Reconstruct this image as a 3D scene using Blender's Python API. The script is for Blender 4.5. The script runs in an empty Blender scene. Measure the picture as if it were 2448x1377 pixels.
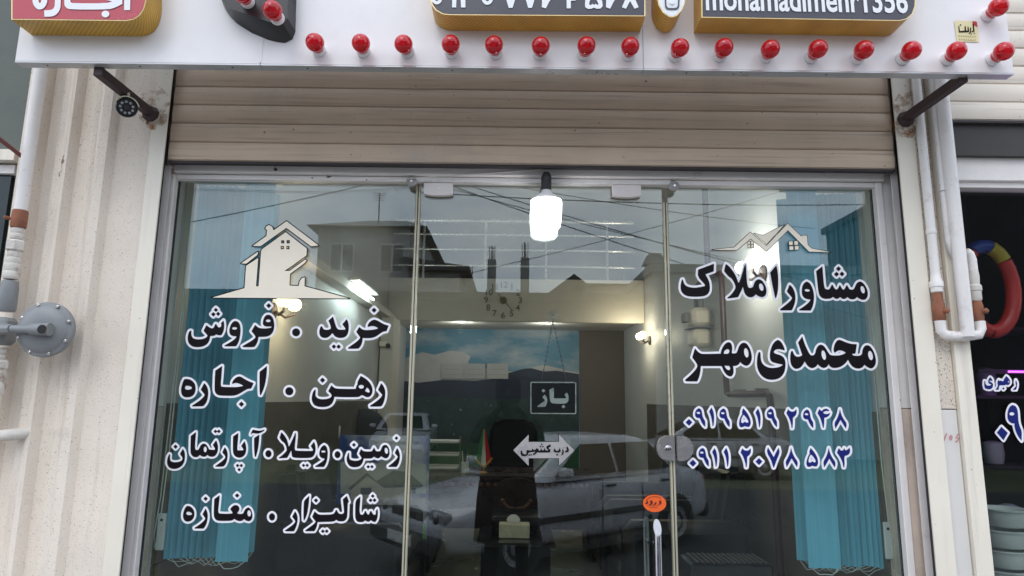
import bpy, bmesh, math, random
import numpy as np
from mathutils import Vector, Matrix
random.seed(7)
R = math.radians
scene = bpy.context.scene
COL = scene.collection

# ------------------------------------------------------------------ camera
W, H, F = 2448.0, 1377.0, 1560.0
CAM = Vector((0.0, -2.60, 1.55))
PITCH, ROLL = 9.68, 0.70
ROT = Matrix.Rotation(R(90 + PITCH), 3, 'X') @ Matrix.Rotation(R(ROLL), 3, 'Z')
cd = bpy.data.cameras.new('camera')
cam = bpy.data.objects.new('camera', cd)
COL.objects.link(cam)
cam.location = CAM
cam.rotation_euler = ROT.to_euler()
cd.sensor_width = 36.0
cd.lens = F / W * 36.0
cd.clip_start = 0.05
cd.clip_end = 3000
scene.camera = cam

# ------------------------------------------------------------------ sky
SUN_EL, SUN_ROT = 48.0, 200.0
world = bpy.data.worlds.new('World')
scene.world = world
world.use_nodes = True
wt = world.node_tree
for n in list(wt.nodes):
    wt.nodes.remove(n)
def wn(t, **k):
    n = wt.nodes.new(t)
    for a, b in k.items():
        setattr(n, a, b)
    return n
wo = wn('ShaderNodeOutputWorld'); bg = wn('ShaderNodeBackground')
sky = wn('ShaderNodeTexSky', sky_type='NISHITA')
sky.sun_disc = False
sky.sun_elevation = R(SUN_EL); sky.sun_rotation = R(SUN_ROT)
sky.air_density = 1.0; sky.dust_density = 2.5; sky.ozone_density = 1.0
tc = wn('ShaderNodeTexCoord'); mp = wn('ShaderNodeMapping')
mp.inputs['Scale'].default_value = (1.0, 1.0, 2.6)
nz = wn('ShaderNodeTexNoise'); nz.inputs['Scale'].default_value = 3.4
nz.inputs['Detail'].default_value = 7; nz.inputs['Roughness'].default_value = .55
cr = wn('ShaderNodeValToRGB')
cr.color_ramp.elements[0].position = .36; cr.color_ramp.elements[0].color = (.52, .63, .80, 1)
cr.color_ramp.elements[1].position = .66; cr.color_ramp.elements[1].color = (.95, .985, 1.03, 1)
sc_ = wn('ShaderNodeVectorMath', operation='SCALE'); sc_.inputs['Scale'].default_value = 20.5
mx = wn('ShaderNodeMix', data_type='RGBA'); mx.inputs[0].default_value = .86
wt.links.new(tc.outputs['Generated'], mp.inputs[0]); wt.links.new(mp.outputs[0], nz.inputs[0])
wt.links.new(nz.outputs[0], cr.inputs[0]); wt.links.new(cr.outputs[0], sc_.inputs[0])
wt.links.new(sky.outputs[0], mx.inputs[6]); wt.links.new(sc_.outputs[0], mx.inputs[7])
wt.links.new(mx.outputs[2], bg.inputs[0]); wt.links.new(bg.outputs[0], wo.inputs[0])
bg.inputs[1].default_value = .10

# ------------------------------------------------------------------ sun (veiled by cloud)
sd = bpy.data.lights.new('sun', 'SUN')
sd.energy = 0.6; sd.angle = R(25); sd.color = (1, .97, .93)
sun = bpy.data.objects.new('sun', sd); COL.objects.link(sun)
az = R(SUN_ROT)
sdir = Vector((math.sin(az) * math.cos(R(SUN_EL)), math.cos(az) * math.cos(R(SUN_EL)), math.sin(R(SUN_EL))))
sun.rotation_euler = sdir.to_track_quat('Z', 'Y').to_euler()

vs = scene.view_settings
vs.view_transform = 'Standard'; vs.look = 'None'; vs.gamma = 1; vs.use_curve_mapping = False
vs.exposure = 0.22
cy = scene.cycles
cy.use_denoising = True
cy.max_bounces = 10; cy.transparent_max_bounces = 24; cy.glossy_bounces = 5; cy.diffuse_bounces = 4
cy.transmission_bounces = 6; cy.sample_clamp_indirect = 6.0
cy.caustics_reflective = False; cy.caustics_refractive = False

# ------------------------------------------------------------------ rays: photograph pixel -> point on a plane
def ray(px, py):
    return ROT @ Vector(((px - W / 2) / F, -(py - H / 2) / F, -1.0))
def P(px, py, Y):
    d = ray(px, py); t = (Y - CAM.y) / d.y
    return CAM + d * t
def PX(px, py, X):
    d = ray(px, py); t = (X - CAM.x) / d.x
    return CAM + d * t
def PV(px, py, Y):            # a thing seen mirrored in the glass (front face y = 0): its real place
    p = P(px, py, Y); return Vector((p.x, -p.y, p.z))
def PR(px, py, Y):            # world x and z only
    p = P(px, py, Y); return p.x, p.z

# ------------------------------------------------------------------ materials
MATS = {}
def newmat(name):
    m = bpy.data.materials.new(name); m.use_nodes = True
    nt = m.node_tree
    for n in list(nt.nodes): nt.nodes.remove(n)
    o = nt.nodes.new('ShaderNodeOutputMaterial')
    MATS[name] = m
    return m, nt, o
def nd(nt, t, **k):
    n = nt.nodes.new(t)
    for a, b in k.items():
        if a[0] == '_': n.inputs[a[1:].replace('_', ' ')].default_value = b
        else: setattr(n, a, b)
    return n
def ramp(nt, p0, c0, p1, c1, interp='LINEAR'):
    r = nt.nodes.new('ShaderNodeValToRGB'); e = r.color_ramp.elements
    r.color_ramp.interpolation = interp
    e[0].position = p0; e[0].color = tuple(c0) + (1,) if len(c0) == 3 else c0
    e[1].position = p1; e[1].color = tuple(c1) + (1,) if len(c1) == 3 else c1
    return r
def pm(name, col, rough=.5, metal=0, var=.12, vscale=6, bump=0, bscale=120, spec=.5, speck=None, streak=None,
       chips=None, emit=None, coat=0, rvar=.1, stain=None, trans=0):
    """procedural paint/plaster/metal: colour drift, optional dark specks, streaks along an axis, paint chips, fine relief"""
    m, nt, o = newmat(name)
    b = nd(nt, 'ShaderNodeBsdfPrincipled')
    nt.links.new(b.outputs[0], o.inputs[0])
    b.inputs['Metallic'].default_value = metal
    b.inputs['Specular IOR Level'].default_value = spec
    b.inputs['Coat Weight'].default_value = coat
    b.inputs['Transmission Weight'].default_value = trans
    tcn = nd(nt, 'ShaderNodeTexCoord')
    geo = nd(nt, 'ShaderNodeNewGeometry')
    oi = nd(nt, 'ShaderNodeObjectInfo')
    n1 = nd(nt, 'ShaderNodeTexNoise', _Scale=vscale, _Detail=6, _Roughness=.6)
    nt.links.new(geo.outputs['Position'], n1.inputs['Vector'])
    c0 = [max(0, c * (1 - var)) for c in col]; c1 = [min(1, c * (1 + var)) for c in col]
    r1 = ramp(nt, .3, c0, .7, c1)
    nt.links.new(n1.outputs[0], r1.inputs[0])
    cur = r1.outputs[0]
    def mixin(fac, colr, cur):
        mxn = nd(nt, 'ShaderNodeMix', data_type='RGBA')
        nt.links.new(fac, mxn.inputs[0]); nt.links.new(cur, mxn.inputs[6])
        mxn.inputs[7].default_value = tuple(colr) + (1,)
        return mxn.outputs[2]
    if streak:                      # (axis scale vec, colour, threshold lo, hi)
        vec, scol, lo, hi = streak
        mpn = nd(nt, 'ShaderNodeMapping'); mpn.inputs['Scale'].default_value = vec
        nt.links.new(geo.outputs['Position'], mpn.inputs[0])
        n2 = nd(nt, 'ShaderNodeTexNoise', _Scale=1.0, _Detail=5, _Roughness=.65)
        nt.links.new(mpn.outputs[0], n2.inputs['Vector'])
        r2 = ramp(nt, lo, (0, 0, 0), hi, (1, 1, 1)); nt.links.new(n2.outputs[0], r2.inputs[0])
        cur = mixin(r2.outputs[0], scol, cur)
    if stain:                       # (scale, colour, lo, hi)
        s, scol, lo, hi = stain
        n2 = nd(nt, 'ShaderNodeTexNoise', _Scale=s, _Detail=8, _Roughness=.7)
        nt.links.new(geo.outputs['Position'], n2.inputs['Vector'])
        r2 = ramp(nt, lo, (0, 0, 0), hi, (1, 1, 1)); nt.links.new(n2.outputs[0], r2.inputs[0])
        cur = mixin(r2.outputs[0], scol, cur)
    if speck:                       # (scale, colour, lo, hi)
        s, scol, lo, hi = speck
        n2 = nd(nt, 'ShaderNodeTexNoise', _Scale=s, _Detail=2, _Roughness=.5)
        nt.links.new(geo.outputs['Position'], n2.inputs['Vector'])
        r2 = ramp(nt, lo, (0, 0, 0), hi, (1, 1, 1)); nt.links.new(n2.outputs[0], r2.inputs[0])
        cur = mixin(r2.outputs[0], scol, cur)
    if chips:                       # (vector scale, colour, threshold)
        vec, scol, th = chips
        mpn = nd(nt, 'ShaderNodeMapping'); mpn.inputs['Scale'].default_value = vec
        nt.links.new(geo.outputs['Position'], mpn.inputs[0])
        n2 = nd(nt, 'ShaderNodeTexNoise', _Scale=1.0, _Detail=3, _Roughness=.5)
        nt.links.new(mpn.outputs[0], n2.inputs['Vector'])
        r2 = ramp(nt, th, (0, 0, 0), th + .015, (1, 1, 1)); nt.links.new(n2.outputs[0], r2.inputs[0])
        cur = mixin(r2.outputs[0], scol, cur)
    nt.links.new(cur, b.inputs['Base Color'])
    rr = ramp(nt, .3, (max(.02, rough - rvar),) * 3, .7, (min(1, rough + rvar),) * 3)
    nt.links.new(n1.outputs[0], rr.inputs[0]); nt.links.new(rr.outputs[0], b.inputs['Roughness'])
    if bump:
        n3 = nd(nt, 'ShaderNodeTexNoise', _Scale=bscale, _Detail=4, _Roughness=.6)
        nt.links.new(geo.outputs['Position'], n3.inputs['Vector'])
        bp = nd(nt, 'ShaderNodeBump'); bp.inputs['Strength'].default_value = min(1, bump); bp.inputs['Distance'].default_value = .004
        nt.links.new(n3.outputs[0], bp.inputs['Height']); nt.links.new(bp.outputs[0], b.inputs['Normal'])
    if emit:
        b.inputs['Emission Color'].default_value = tuple(emit[0]) + (1,)
        b.inputs['Emission Strength'].default_value = emit[1]
    return m
def glassmat(name, f0=.055, tint=(.90, .955, .93), dust=.0):
    m, nt, o = newmat(name)
    geo = nd(nt, 'ShaderNodeNewGeometry')
    dt = nd(nt, 'ShaderNodeVectorMath', operation='DOT_PRODUCT')
    nt.links.new(geo.outputs['Incoming'], dt.inputs[0]); nt.links.new(geo.outputs['Normal'], dt.inputs[1])
    ab = nd(nt, 'ShaderNodeMath', operation='ABSOLUTE'); nt.links.new(dt.outputs['Value'], ab.inputs[0])
    om = nd(nt, 'ShaderNodeMath', operation='SUBTRACT'); om.inputs[0].default_value = 1; nt.links.new(ab.outputs[0], om.inputs[1])
    pw = nd(nt, 'ShaderNodeMath', operation='POWER'); nt.links.new(om.outputs[0], pw.inputs[0]); pw.inputs[1].default_value = 5
    ml = nd(nt, 'ShaderNodeMath', operation='MULTIPLY_ADD'); nt.links.new(pw.outputs[0], ml.inputs[0])
    ml.inputs[1].default_value = 1 - f0; ml.inputs[2].default_value = f0
    tr = nd(nt, 'ShaderNodeBsdfTransparent'); tr.inputs[0].default_value = tuple(tint) + (1,)
    gl = nd(nt, 'ShaderNodeBsdfGlossy'); gl.inputs['Roughness'].default_value = 0.0
    gl.inputs[0].default_value = (.97, 1, 1, 1)
    wv = nd(nt, 'ShaderNodeTexNoise', _Scale=1.6, _Detail=1)      # float-glass waviness
    nt.links.new(geo.outputs['Position'], wv.inputs['Vector'])
    bp = nd(nt, 'ShaderNodeBump'); bp.inputs['Strength'].default_value = .05; bp.inputs['Distance'].default_value = .004
    nt.links.new(wv.outputs[0], bp.inputs['Height']); nt.links.new(bp.outputs[0], gl.inputs['Normal'])
    ms = nd(nt, 'ShaderNodeMixShader')
    nt.links.new(ml.outputs[0], ms.inputs[0]); nt.links.new(tr.outputs[0], ms.inputs[1]); nt.links.new(gl.outputs[0], ms.inputs[2])
    last = ms
    if dust:
        df = nd(nt, 'ShaderNodeBsdfDiffuse'); df.inputs[0].default_value = (.55, .56, .55, 1)
        n2 = nd(nt, 'ShaderNodeTexNoise', _Scale=3.2, _Detail=9, _Roughness=.72)
        nt.links.new(geo.outputs['Position'], n2.inputs['Vector'])
        r2 = ramp(nt, .45, (0, 0, 0), .85, (dust,) * 3); nt.links.new(n2.outputs[0], r2.inputs[0])
        m2 = nd(nt, 'ShaderNodeMixShader'); nt.links.new(r2.outputs[0], m2.inputs[0])
        nt.links.new(ms.outputs[0], m2.inputs[1]); nt.links.new(df.outputs[0], m2.inputs[2]); last = m2
    nt.links.new(last.outputs[0], o.inputs[0])
    return m
def emat(name, col, s):
    m, nt, o = newmat(name)
    e = nd(nt, 'ShaderNodeEmission'); e.inputs[0].default_value = tuple(col) + (1,); e.inputs[1].default_value = s
    nt.links.new(e.outputs[0], o.inputs[0]); return m

# ------------------------------------------------------------------ mesh builder
class MB:
    def __init__(s): s.bm = bmesh.new()
    def box(s, x0, x1, y0, y1, z0, z1, bev=0):
        vs_ = [s.bm.verts.new((x, y, z)) for x in (x0, x1) for y in (y0, y1) for z in (z0, z1)]
        q = [(0, 1, 3, 2), (4, 6, 7, 5), (0, 4, 5, 1), (2, 3, 7, 6), (0, 2, 6, 4), (1, 5, 7, 3)]
        fs = [s.bm.faces.new([vs_[i] for i in f]) for f in q]
        if bev:
            es = list({e for f in fs for e in f.edges})
            bmesh.ops.bevel(s.bm, geom=es, offset=bev, segments=1, affect='EDGES')
        return s
    def hexa(s, pts, bev=0):         # 8 points: bottom ring 4, top ring 4
        v = [s.bm.verts.new(p) for p in pts]
        for f in ((3, 2, 1, 0), (4, 5, 6, 7), (0, 1, 5, 4), (1, 2, 6, 5), (2, 3, 7, 6), (3, 0, 4, 7)):
            s.bm.faces.new([v[i] for i in f])
        return s
    def loft(s, rings, caps=True, closed=True):
        vr = [[s.bm.verts.new(p) for p in r] for r in rings]
        n = len(rings[0])
        for a, b in zip(vr, vr[1:]):
            for i in range(n if closed else n - 1):
                j = (i + 1) % n
                try: s.bm.faces.new((a[i], a[j], b[j], b[i]))
                except ValueError: pass
        if caps:
            for r in (vr[0], vr[-1]):
                try: s.bm.faces.new(r)
                except ValueError: pass
        return s
    def prism(s, pts, axis, a, b):   # polygon of 2-tuples extruded along axis from a to b
        def mk(u, v, t):
            return {'x': (t, u, v), 'y': (u, t, v), 'z': (u, v, t)}[axis]
        return s.loft([[mk(u, v, a) for u, v in pts], [mk(u, v, b) for u, v in pts]])
    def tube(s, path, r, seg=10, caps=True):
        path = [Vector(p) for p in path]
        rs = r if isinstance(r, (list, tuple)) else [r] * len(path)
        rings = []; up = None
        for i, p in enumerate(path):
            t = (path[min(i + 1, len(path) - 1)] - path[max(i - 1, 0)]).normalized()
            if up is None:
                up = Vector((0, 0, 1)) if abs(t.z) < .9 else Vector((1, 0, 0))
            u = (up - t * up.dot(t)).normalized(); up = u
            v = t.cross(u)
            rings.append([p + (u * math.cos(2 * math.pi * k / seg) + v * math.sin(2 * math.pi * k / seg)) * rs[i] for k in range(seg)])
        return s.loft(rings, caps)
    def lathe(s, prof, origin=(0, 0, 0), axis=(0, 0, 1), seg=20):   # prof: (r, h)
        ax = Vector(axis).normalized(); o = Vector(origin)
        u = (Vector((0, 0, 1)) if abs(ax.z) < .9 else Vector((1, 0, 0)))
        u = (u - ax * u.dot(ax)).normalized(); v = ax.cross(u)
        rings = [[o + ax * h + (u * math.cos(2 * math.pi * k / seg) + v * math.sin(2 * math.pi * k / seg)) * max(r, 1e-4) for k in range(seg)] for r, h in prof]
        return s.loft(rings, True)
    def build(s, name, mat, parent=None, smooth=False, kind=None, angle=40, keep=False):
        bm = s.bm
        bmesh.ops.recalc_face_normals(bm, faces=bm.faces)
        off = Vector((0, 0, 0))
        if parent is not None:
            q = parent
            while q is not None:
                off += q.location; q = q.parent
        if off.length: bmesh.ops.translate(bm, verts=bm.verts, vec=-off)
        me = bpy.data.meshes.new(name); bm.to_mesh(me); bm.free()
        me.materials.append(MATS[mat] if isinstance(mat, str) else mat)
        if smooth:
            me.set_sharp_from_angle(angle=R(angle)); 
            for p in me.polygons: p.use_smooth = True
        o = bpy.data.objects.new(name, me); COL.objects.link(o)
        if parent is not None: o.parent = parent
        if kind: o['kind'] = kind
        return o
def tag(o, label, cat, group=None):
    o['label'] = label; o['category'] = cat
    if group: o['group'] = group
    return o
def thing(name, label, cat, loc=(0, 0, 0), group=None):
    o = bpy.data.objects.new(name, None); COL.objects.link(o)
    o.location = loc; o.empty_display_size = .05
    return tag(o, label, cat, group)
def struct(mb, name, mat, **k):
    return mb.build(name, mat, None, kind='structure', **k)
def clone(root, loc, label=None, rotz=None):
    def cp(o, par):
        c = o.copy(); COL.objects.link(c); c.parent = par
        for ch in list(o.children): cp(ch, c)
        return c
    r = cp(root, None); r.location = loc
    if rotz is not None: r.rotation_euler = (0, 0, rotz)
    if label: r['label'] = label
    return r
def add_light(name, loc, power, col, radius=.03, parent=None):
    l = bpy.data.lights.new(name, 'POINT'); l.energy = power; l.color = col; l.shadow_soft_size = radius
    o = bpy.data.objects.new(name, l); COL.objects.link(o)
    o.location = loc
    if parent is not None:
        o.parent = parent
        q = parent; off = Vector((0, 0, 0))
        while q is not None: off += q.location; q = q.parent
        o.location = Vector(loc) - off
    return o
# ------------------------------------------------------------------ cut vinyl: outlines -> flat cut shapes with an offset border
def pts(s):
    v = [float(t) for t in s.replace(',', ' ').split()]
    return list(zip(v[0::2], v[1::2]))
def ell(cx, cy, rx, ry, tilt=0, n=18):
    c, s = math.cos(R(tilt)), math.sin(R(tilt)); out = []
    for k in range(n):
        a = 2 * math.pi * k / n; x, y = rx * math.cos(a), ry * math.sin(a)
        out.append((cx + x * c - y * s, cy + x * s + y * c))
    return out
def dia(cx, cy, r): return [(cx, cy - r), (cx + r, cy), (cx, cy + r), (cx - r, cy)]
def rect(x0, y0, x1, y1): return [(x0, y0), (x1, y0), (x1, y1), (x0, y1)]
def soften(poly):
    out = []; n = len(poly)
    for i in range(n):
        a, b, c = Vector(poly[i - 1]), Vector(poly[i]), Vector(poly[(i + 1) % n])
        u, v = b - a, c - b
        if u.length < 1e-6 or v.length < 1e-6: continue
        if abs(u.angle_signed(v)) < R(48):
            out.append(tuple(b - u * .25)); out.append(tuple(b + v * .25))
        else: out.append(tuple(b))
    return out
def sdf(polys, holes, step, pad):
    allp = np.array([p for q in polys for p in q])
    x0, y0 = allp.min(0) - pad; x1, y1 = allp.max(0) + pad
    xs = np.arange(x0, x1 + step, step); ys = np.arange(y0, y1 + step, step)
    X, Y = np.meshgrid(xs, ys)
    dist = np.full(X.shape, 1e9); ins = np.zeros(X.shape, bool); inh = np.zeros(X.shape, bool)
    for k, plist in enumerate((polys, holes)):
        for q in plist:
            c = np.zeros(X.shape, bool); n = len(q)
            for i in range(n):
                ax, ay = q[i]; bx, by = q[(i + 1) % n]
                dx, dy = bx - ax, by - ay; L = dx * dx + dy * dy + 1e-12
                t = np.clip(((X - ax) * dx + (Y - ay) * dy) / L, 0, 1)
                dist = np.minimum(dist, (X - ax - t * dx) ** 2 + (Y - ay - t * dy) ** 2)
                if ay != by:
                    cond = ((ay > Y) != (by > Y)) & (X < (bx - ax) * (Y - ay) / (by - ay) + ax)
                    c ^= cond
            if k == 0: ins |= c
            else: inh |= c
    ins &= ~inh
    dist = np.sqrt(dist)
    return xs, ys, np.where(ins, -dist, dist)
def contour(xs, ys, S, lev):
    S = S - lev; V = []; Fc = []
    def add(poly):
        i = len(V); V.extend(poly); Fc.append(list(range(i, i + len(poly))))
    ny, nx = S.shape
    inside = S < 0
    cnt = inside[:-1, :-1].astype(int) + inside[1:, :-1] + inside[:-1, 1:] + inside[1:, 1:]
    for j in range(ny - 1):
        row = cnt[j]; i = 0
        if not row.any(): continue
        while i < nx - 1:
            c = row[i]
            if c == 4:
                k = i
                while k < nx - 1 and row[k] == 4: k += 1
                add([(xs[i], ys[j]), (xs[k], ys[j]), (xs[k], ys[j + 1]), (xs[i], ys[j + 1])]); i = k; continue
            if c:
                cr_ = [(xs[i], ys[j], S[j, i]), (xs[i + 1], ys[j], S[j, i + 1]), (xs[i + 1], ys[j + 1], S[j + 1, i + 1]), (xs[i], ys[j + 1], S[j + 1, i])]
                poly = []
                for a, b in zip(cr_, cr_[1:] + cr_[:1]):
                    if a[2] < 0: poly.append((a[0], a[1]))
                    if (a[2] < 0) != (b[2] < 0):
                        t = a[2] / (a[2] - b[2]); poly.append((a[0] + t * (b[0] - a[0]), a[1] + t * (b[1] - a[1])))
                if len(poly) > 2: add(poly)
            i += 1
    return V, Fc
def sheet(name, V, Fc, Y, mat, parent):
    off = Vector((0, 0, 0)); q = parent
    while q is not None: off += q.location; q = q.parent
    me = bpy.data.meshes.new(name)
    me.from_pydata([P(x, y, Y) - off for x, y in V], [], [f[::-1] for f in Fc])
    me.materials.append(MATS[mat])
    bmx = bmesh.new(); bmx.from_mesh(me); bmesh.ops.remove_doubles(bmx, verts=bmx.verts, dist=1e-6)
    bmesh.ops.recalc_face_normals(bmx, faces=bmx.faces); bmx.to_mesh(me); bmx.free()
    return islands(name, me, parent)
def islands(name, me, parent):
    bmx = bmesh.new(); bmx.from_mesh(me); bmx.verts.ensure_lookup_table(); seen = set(); groups = []
    for v in bmx.verts:
        if v.index in seen: continue
        st = [v]; seen.add(v.index); g = []
        while st:
            u = st.pop(); g.append(u.index)
            for e in u.link_edges:
                w_ = e.other_vert(u)
                if w_.index not in seen: seen.add(w_.index); st.append(w_)
        groups.append(set(g))
    if name in ONEPIECE or len(groups) == 1:
        o = bpy.data.objects.new(name, me); COL.objects.link(o)
        if parent is not None: o.parent = parent
        if len(groups) > 1: o['kind'] = 'stuff'
        bmx.free(); return o
    o = None
    for g in groups:
        if len(g) < 4: continue
        idx = sorted(g); mp_ = {a: i for i, a in enumerate(idx)}
        m2 = bpy.data.meshes.new(name)
        m2.from_pydata([bmx.verts[i].co[:] for i in idx], [], [[mp_[v.index] for v in f.verts] for f in bmx.faces if f.verts[0].index in g])
        m2.materials.append(me.materials[0])
        o = bpy.data.objects.new(name, m2); COL.objects.link(o)
        if parent is not None: o.parent = parent
    bmx.free(); return o
ONEPIECE = {'writing', 'small_print', 'red_pencil_mark'}
class Word:
    def __init__(s): s.p = []; s.h = []
    def add(s, ox, oy, sc, polys, holes=(), soft=True):
        for lst, dst in ((polys, s.p), (holes, s.h)):
            for q in lst:
                if isinstance(q, str): q = pts(q)
                if soft and len(q) > 6: q = soften(q)
                dst.append([(ox + x / sc, oy + y / sc) for x, y in q])
        return s
def vinyl(word, name, label, cat, Y, border=5.2, fill='vinyl_black', edge='vinyl_white', step=1.0, group=None, parts=('white_outline', 'letter'), gap=.0012):
    xs, ys, S = sdf(word.p, word.h, step, border + 3)
    allp = [p for q in word.p for p in q]
    c = P(sum(p[0] for p in allp) / len(allp), max(p[1] for p in allp), Y)
    t = thing(name, label, cat, c, group)
    if border:
        V, Fc = contour(xs, ys, S, border); sheet(parts[0], V, Fc, Y - gap, edge, t)
    V, Fc = contour(xs, ys, S, 0.0); sheet(parts[1], V, Fc, Y - gap * 2, fill, t)
    return t
S9 = 9.18
# ------------------------------------------------------------------ the lettering on the glass, as outlines
def lettering():
    Y = -.006
    # sale word
    w = Word().add(430, 710, S9, [
        "957,515 970,580 972,660 962,730 935,800 905,838 870,840 830,835 795,820 765,848 720,855 665,858 655,930 630,990 585,1045 520,1080 440,1098 360,1100 290,1090 230,1055 190,1005 172,940 172,870 185,810 210,750 240,738 255,745 248,800 255,850 280,895 330,922 400,930 480,925 550,905 600,870 605,840 520,745 580,615 650,670 710,690 745,670 765,620 785,590 800,592 815,630 850,668 890,662 908,640 912,600 897,580",
        "1225,522 1285,550 1320,610 1332,690 1330,770 1318,880 1290,980 1255,1050 1230,1082 985,1082 978,1065 1075,1010 1170,950 1235,890 1240,862 1180,860 1120,840 1090,795 1083,730 1095,660 1130,585 1175,535",
        "1940,385 2000,405 2045,465 2066,550 2072,640 2060,720 2030,790 1980,840 1910,868 1830,875 1725,875 1715,950 1690,1020 1655,1075 1630,1102 1385,1100 1372,1078 1480,1015 1590,950 1655,895 1660,860 1570,750 1650,610 1700,655 1745,680 1830,692 1920,688 2005,672 2010,645 1920,650 1860,640 1825,610 1820,560 1830,500 1855,440 1890,400",
        dia(790, 283, 48), dia(735, 380, 50), dia(840, 370, 48), dia(1950, 190, 55)],
        [ell(1200, 688, 55, 28), ell(1938, 522, 52, 30)])
    vinyl(w, 'vinyl_lettering', 'black word over the teal blind in the line right under the house emblem', 'lettering', Y)
    w = Word().add(690, 710, S9, [ell(163, 775, 88, 88)])
    vinyl(w, 'vinyl_dot', 'round black dot between the two words right under the house emblem', 'dot', Y, parts=('white_outline', 'disc'))
    w = Word().add(690, 710, S9, [
        "972,428 995,500 1020,590 1050,670 1085,712 1150,718 1235,718 1248,690 1178,600 1272,485 1305,545 1320,620 1318,720 1300,800 1265,860 1210,892 1140,900 1070,890 1010,860 980,815 955,795 935,820 900,860 850,892 790,900 730,888 690,850 672,790 675,730 695,660 720,638 738,648 752,690 790,718 850,722 910,708 928,685 915,610 872,520",
        "1885,495 1950,515 2030,565 2110,605 2195,625 2148,750 2080,755 2010,800 1930,860 1850,893 1760,905 1625,900 1618,985 1590,1060 1550,1115 1530,1135 1310,1135 1298,1118 1380,1060 1480,990 1555,920 1570,885 1482,765 1550,655 1600,700 1660,725 1760,725 1870,715 1960,695 1950,670 1880,640 1820,635 1770,650 1738,660 1733,625 1760,570 1800,530 1840,505",
        dia(993, 1088, 50), dia(1098, 1090, 50), dia(1875, 288, 57)])
    vinyl(w, 'vinyl_lettering', 'black word beside the tube lamp in the line right under the house emblem', 'lettering', Y)
    # second line
    w = Word().add(420, 860, S9, [
        "190,425 250,420 320,435 380,475 420,530 438,600 435,680 410,750 360,800 300,822 240,825 180,815 140,775 120,720 118,650 130,580 155,490",
        "625,512 670,560 700,620 715,700 712,790 695,880 660,960 615,1010 590,1022 365,1025 358,1005 440,955 540,885 620,810 635,765 550,655",
        "1020,135 1012,250 1000,400 985,550 1005,590 1080,600 1200,600 1350,600 1470,580 1480,565 1400,525 1330,505 1280,515 1240,535 1238,500 1270,440 1320,390 1380,365 1430,370 1500,415 1600,470 1710,512 1655,632 1580,638 1520,670 1440,720 1360,765 1270,790 1100,790 960,785 900,760 865,715 852,650 856,450 868,238",
        "2003,135 2000,250 1985,400 1960,540 1920,670 1870,775 1848,770 1840,650 1838,450 1842,265", dia(1442, 975, 60)],
        ["205,600 225,570 280,572 340,590 358,620 340,645 270,660 220,650 203,630"])
    vinyl(w, 'vinyl_lettering', 'five letter black word with white outline on the second line, over the teal blind', 'lettering', Y)
    w = Word().add(680, 860, S9, [ell(106, 690, 90, 90)])
    vinyl(w, 'vinyl_dot', 'round black dot with white rim in the middle of the second line of lettering', 'dot', Y, parts=('white_outline', 'disc'))
    w = Word().add(680, 860, S9, [
        "1675,352 1760,400 1850,470 1910,560 1935,650 1928,730 1895,790 1850,818 1800,820 1750,795 1705,772 1680,785 1640,812 1580,820 1300,820 1095,812 1080,890 1045,960 985,1010 910,1035 820,1038 740,1030 660,1000 615,940 597,860 605,780 630,700 665,655 685,655 685,700 678,760 690,810 740,850 820,868 920,862 1000,840 1035,800 1025,750 962,690 1030,560 1080,605 1130,632 1300,640 1560,640 1572,610 1578,570 1605,540 1600,490",
        "2122,515 2165,560 2200,630 2215,710 2208,820 2185,920 2145,1000 2115,1028 1885,1028 1880,1005 1960,955 2060,880 2130,810 2148,770 2055,660", dia(835, 447, 58)],
        [ell(1685, 592, 58, 42), "1805,608 1850,640 1872,690 1860,722 1820,715 1765,680 1790,650"])
    vinyl(w, 'vinyl_lettering', 'black word after the dot on the second line under the house emblem', 'lettering', Y)
    # third line
    w = Word().add(390, 1010, S9, [
        "432,575 465,630 480,700 478,790 460,870 420,940 360,990 290,1015 220,1020 150,1000 105,955 85,890 88,820 105,750 135,695 155,700 150,760 150,815 175,855 240,872 320,868 390,848 425,810 425,770 368,690",
        "720,210 712,330 700,480 700,570 720,605 770,600 795,560 815,510 855,470 900,460 950,485 985,540 1010,590 1060,600 1130,598 1140,580 1090,490 1163,390 1190,450 1205,530 1200,620 1175,690 1130,740 1070,755 1010,745 970,710 945,740 900,755 850,745 805,712 770,748 720,765 660,750 610,700 598,620 602,450 608,295",
        "1352,540 1390,590 1415,670 1415,760 1395,860 1360,930 1320,970 1150,970 1145,955 1220,900 1310,835 1360,780 1365,740 1298,655",
        "1650,230 1645,350 1632,480 1625,590 1640,612 1750,610 1765,590 1712,515 1785,410 1810,470 1825,560 1818,650 1785,720 1735,760 1680,775 1610,762 1555,715 1530,640 1530,480 1535,305",
        "2110,265 2105,400 2090,530 2070,640 2030,760 2012,750 2000,640 1995,480 1998,340",
        "1965,155 2020,165 2100,182 2160,175 2225,152 2215,180 2160,215 2090,245 2020,242 1965,230 1920,268 1935,215",
        dia(272, 530, 48), dia(1148, 195, 42), dia(1222, 193, 42), dia(1632, 945, 40), dia(1715, 945, 40), dia(1668, 1035, 40)],
        [ell(922, 590, 35, 62)])
    vinyl(w, 'vinyl_lettering', 'longest black word, over the teal blind on the third line under the house', 'lettering', Y, border=4.8)
    w = Word().add(390, 1010, S9, [ell(2310, 685, 68, 78)])
    vinyl(w, 'vinyl_dot', 'small round black dot right after the longest word of the third line', 'dot', Y, parts=('white_outline', 'disc'))
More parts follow.
